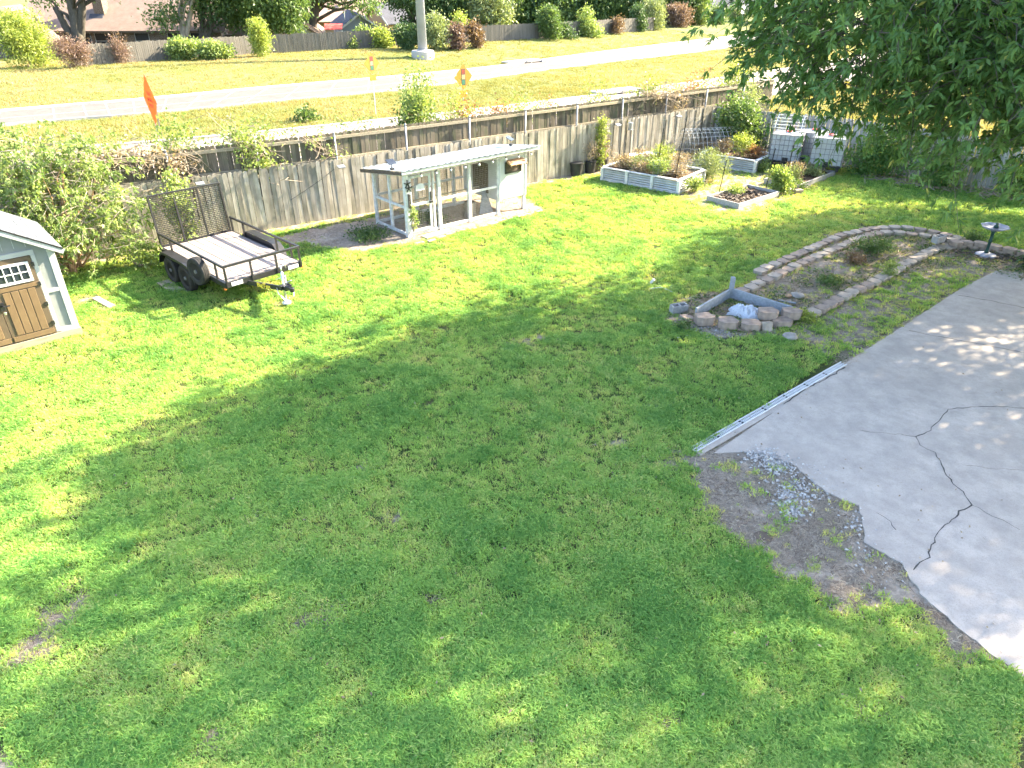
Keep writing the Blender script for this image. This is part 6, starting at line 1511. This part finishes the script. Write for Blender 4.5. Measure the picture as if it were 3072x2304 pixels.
# planting in the raised planters and beds
def PLz(o, ang, x, y, z): return PL(o, ang, x, y, z)
for i, (x, y, z, r, h, k, mt, lb, kw) in enumerate((
    (.55, .6, .4, .5, .42, 170, 'leaf_dry', 'dry pale weeds at the left end of the long planter', {'W': .03}),
    (1.2, .8, .4, .5, .5, 150, 'leaf_grey', 'grey green clump left of the stake in the long planter', {'W': .03}),
    (1.5, .45, .4, .45, .35, 150, 'leaf_dry', 'dry brown stems in the middle of the long planter', {'W': .03}),
    (2.0, .45, .4, .5, .5, 220, 'leaf_bush', 'leafy green plants right of the stake in the long planter', {}),
    (1.6, 1.6, .4, .5, .9, 170, 'leaf_yel', 'tall yellow green weeds at the back of the long planter', {'W': .025}),
    (2.6, .8, .4, .5, .35, 150, 'leaf_dry', 'dry straw weeds at the right end of the long planter', {'W': .03}),
    (.8, 1.5, .4, .5, .6, 130, 'leaf_dry', 'tall dry grass at the back left of the long planter', {'W': .02}),
    (2.3, 1.5, .4, .5, .7, 130, 'leaf_dry', 'tall dry grass at the back right of the long planter', {'W': .02}))):
    shrub('planter_plant', lb, PL(PA, PAa, x, y, z), r, h, k, M[mt], 600 + i, cat='plant', per=8, rc=.09, L=.11, lob=4, stems=5, group='plants in the long planter', up=2.0, **({'W': .04} | kw))
oBt = (oB.x, oB.y)
for i, (x, y, z, r, h, k, mt, lb) in enumerate(((.5, .7, .4, .5, .5, 140, 'leaf_dry', 'dry weeds in the rear metal planter, left part'), (1.3, .8, .4, .5, .8, 150, 'leaf_yel', 'tall yellow green stalks in the rear metal planter'), (1.9, .7, .4, .45, .4, 140, 'leaf_red', 'brownish red weeds in the rear metal planter, right part'))):
    shrub('planter_plant', lb, PL(oBt, PAa, x, y, z), r, h, k, M[mt], 620 + i, cat='plant', per=8, rc=.09, L=.11, W=.03, lob=4, stems=5, group='plants in the rear planter', up=2.0)
shrub('rosemary_bush', 'upright grey green feathery bush between the two metal planters', G(2118, 536), .75, 1.0, 380, M['leaf_grey'], 630, per=10, rc=.1, L=.13, W=.02, lob=5, up=2.5)
shrub('weed_patch', 'green weeds against the right end of the long planter', G(2085, 575), .35, .45, 110, M['leaf_bush'], 631, cat='plant', per=8, rc=.08, L=.09, W=.04, lob=3)
shrub('weed_patch', 'bright leafy plant at the right corner of the low square bed', G(2332, 577), .42, .85, 240, M['leaf_bush'], 632, cat='plant', per=9, rc=.1, L=.1, W=.055, lob=4)
shrub('weed_patch', 'dark low plants between the two timber beds', G(2372, 568), .4, .35, 120, M['leaf_mid'], 633, cat='plant', per=8, rc=.08, L=.08, W=.045, lob=3)
shrub('weed_patch', 'green weeds at the right front of the rear metal planter', G(2290, 515), .4, .5, 130, M['leaf_bush'], 634, cat='plant', per=8, rc=.08, L=.09, W=.045, lob=3)
for i, (x, y) in enumerate(((.6, .6), (1.3, .7), (2.0, .5), (2.5, .8))):
    shrub('weed_patch', ['dry weeds at the near end of the weedy timber bed', 'dry weeds second from the near end of the weedy bed', 'dry weeds third along the weedy timber bed', 'dry weeds at the far end of the weedy timber bed'][i], PL(B2, B2a, x, y, .1), .5, .32 + .2 * (i < 2), 150, M['leaf_dry' if i % 2 else 'leaf_grey'], 640 + i, cat='plant', per=8, rc=.08, L=.1, W=.025, lob=4, up=1.5)
shrub('weed_patch', 'sparse green weeds at the back of the low square bed', PL(B1, B1a, 1.2, 1.0, .1), .4, .3, 70, M['leaf_bush'], 645, cat='plant', per=7, rc=.08, L=.09, W=.04, lob=3)
shrub('weed_patch', 'dry brush under the hoop trellis', G(2110, 474), .8, .7, 200, M['leaf_dry'], 646, cat='plant', per=8, rc=.12, L=.13, W=.02, lob=5, stems=20)
# dead plants in the pots, tall mullein by the fence
for i, (P_, k) in enumerate(((P2, 120), (P3, 100))):
    shrub('dead_plant', ['dead twiggy plant in the middle black pot', 'dead twiggy plant in the black pot by the planter'][i], (P_.x, P_.y, .35), .42, .95, k, M['leaf_dry'], 650 + i, cat='plant', per=6, rc=.12, L=.09, W=.02, lob=4, stems=34)
p, a = on_fence(1795, 430); shrub('tall_weed', 'tall narrow yellow green stalk against the yard fence behind the pots', (p.x + .1, p.y - .12, 0), .2, 2.2, 120, M['leaf_yel'], 655, cat='plant', per=8, rc=.07, L=.12, W=.05, lob=7, stems=4)
# weeds in the border
for i, (px, py, r, h, k, mt, lb) in enumerate(((2620, 760, .55, .4, 170, 'leaf_mid', 'green weed clump in the middle of the border'), (2560, 790, .35, .25, 70, 'leaf_rust', 'reddish dry weeds beside the green clump in the border'), (2668, 828, .2, .38, 60, 'leaf_bush', 'green shoot growing through the front edging row'), (2920, 728, .35, .25, 90, 'leaf_mid', 'low green weeds below the block wall by the bird bath'), (2420, 960, .22, .14, 60, 'leaf_yel', 'yellow green tuft in front of the first neat front blocks'), (2480, 850, .35, .12, 60, 'leaf_mid', 'flat weeds in the left part of the border'), (2060, 985, .2, .1, 30, 'leaf_mid', 'tiny weeds left of the loose blocks'))):
    shrub('border_weed', lb, G(px, py), r, h, k, M[mt], 660 + i, cat='plant', per=8, rc=.07, L=.08, W=.03, lob=4, stems=5, group='weeds in the border')
shrub('dark_hedge', 'dark low shrub at the right edge beside the patio corner', (14.2, 17.9, 0), .6, .35, 200, M['leaf_dark'], 670, per=8, L=.1, W=.05, lob=4)
shrub('weed_patch', 'creeper on the coop door post beside the handle', cpt(.1, -.12, .2), .12, .75, 34, M['leaf_bush'], 671, cat='plant', per=8, rc=.05, L=.07, W=.04, lob=4, stems=3)
shrub('weed_patch', 'weeds in the shaded dirt left of the coop', cpt(-1.2, .7, 0), .9, .22, 150, M['leaf_mid'], 672, cat='plant', per=7, rc=.1, L=.08, W=.04, lob=5)
shrub('weed_patch', 'low green weeds inside the coop run', cpt(1.4, 1.0, 0), .8, .16, 110, M['leaf_mid'], 673, cat='plant', per=7, rc=.1, L=.08, W=.04, lob=5)

# ragged weeds growing all along the road side of the tall fence
rg = np.random.default_rng(77); n = 5200; x = -17 + 29.5 * rg.random(n); xs = np.linspace(-18.5, 12.6, 200); ys = np.array([rf_at(v) for v in xs])
dn = np.clip(fbm(x * .9, x * 0 + 3.3, 81) * 1.5 - .35, 0, 1); keep = rg.random(n) < dn * .9 + .08; x = x[keep]; dn = dn[keep]
y = np.interp(x, xs, ys) + .25 + rg.random(len(x)) * .9; z = 1.9 + rg.random(len(x)) ** 1.5 * (.55 + .75 * dn)
P = np.stack([x, y, z], -1); D = rg.normal(size=P.shape); D[:, 2] += .8
for nm, mt, sel, lb in (('roadside_weeds', 'leaf_dry', rg.random(len(x)) < .45, 'ragged dry weeds along the road side of the tall fence'), ('roadside_creepers', 'leaf_bush', None, 'green creepers along the road side of the tall fence')):
    if sel is None: sel = ~prev
    prev = sel; q = P[sel]
    PP = (q[:, None] + rg.normal(size=(len(q), 4, 3)) * .07).reshape(-1, 3); DD = np.repeat(D[sel], 4, 0) + rg.normal(size=PP.shape) * .6
    o = leaf_faces(nm, PP, DD, .12 * (.6 + .8 * rg.random(len(PP))), (.02 if mt == 'leaf_dry' else .05), M[mt], None, np.clip(rg.normal(.5, .25, len(PP)), 0, 1), rg)
    mb = MB(); k = len(q)
    tag(o, lb, 'weeds', kind='stuff')

# fallen leaves on the slab and the grass
rg = np.random.default_rng(91); n = 220; u = rg.random(n); px_ = np.where(u < .3, 2150 + 900 * rg.random(n), 100 + 2900 * rg.random(n)); py_ = np.where(u < .3, 1100 + 1000 * rg.random(n), 1000 + 1280 * rg.random(n))
P = np.array([tuple(G(a, b_)) for a, b_ in zip(px_, py_)]); P[:, 2] = .018 + .012 * rg.random(n) + np.where(poly_sd(P[:, 0], P[:, 1], PATIO) < 0, 0, .035)
D = rg.normal(size=(n, 3)); D[:, 2] *= .12
tag(leaf_faces('fallen_leaves', P, D, .045 * (.6 + .8 * rg.random(n)), .026, M['leaf_dry'], None, np.clip(rg.normal(.3, .25, n), 0, 1), rg), 'small dry leaves fallen on the patio and lawn', 'leaves', kind='stuff')

# weeds and dead stalks all over the border, dark mulch at its right end
rg = np.random.default_rng(95); bx = [p[0] for p in BED + STRIP]; by = [p[1] for p in BED + STRIP]
x = min(bx) + (max(bx) - min(bx)) * rg.random(9000); y = min(by) + (max(by) - min(by)) * rg.random(9000)
ins = (poly_sd(x, y, BED) < -.15) & (fbm(x * 1.6, y * 1.6, 33) > .42); x, y = x[ins][:1300], y[ins][:1300]
for nm, mt, k0, lb, W_ in (('border_stalks', 'leaf_dry', 0, 'dead grey stalks and straw covering the border soil', .012), ('border_greens', 'leaf_mid', 1, 'small green weeds scattered over the border soil', .028)):
    q = np.stack([x[k0::2], y[k0::2], np.zeros(len(x[k0::2])) + .01], -1); PP = (q[:, None] + rg.normal(size=(len(q), 9, 3)) * np.array([.09, .09, .012])).reshape(-1, 3); PP[:, 2] = np.abs(PP[:, 2])
    DD = rg.normal(size=PP.shape); DD[:, 2] = np.abs(DD[:, 2]) * .55
    tag(leaf_faces(nm, PP, DD, (.13 if k0 == 0 else .08) * (.5 + rg.random(len(PP))), W_, M[mt], None, np.clip(rg.normal(.4, .28, len(PP)), 0, 1), rg), lb, 'weeds', kind='stuff')
mb = MB(); r2 = random.Random(6)
for i in range(420):
    f = r2.random(); xx = 12.6 + 2.6 * f + r2.gauss(0, .2); yy = 19.0 - .75 * f + r2.gauss(0, .22); s_ = r2.uniform(.02, .05)
    mb.box((xx, yy, .015 + r2.random() * .03), (s_ * 2.4, s_, s_ * .6), M=Matrix.Rotation(r2.uniform(0, 6), 3, 'Z') @ Matrix.Rotation(r2.uniform(-.5, .5), 3, 'X'))
tag(mb.build('bark_mulch', M['dark_wood']), 'dark bark mulch around the bird bath at the right end of the border', 'mulch', kind='stuff')
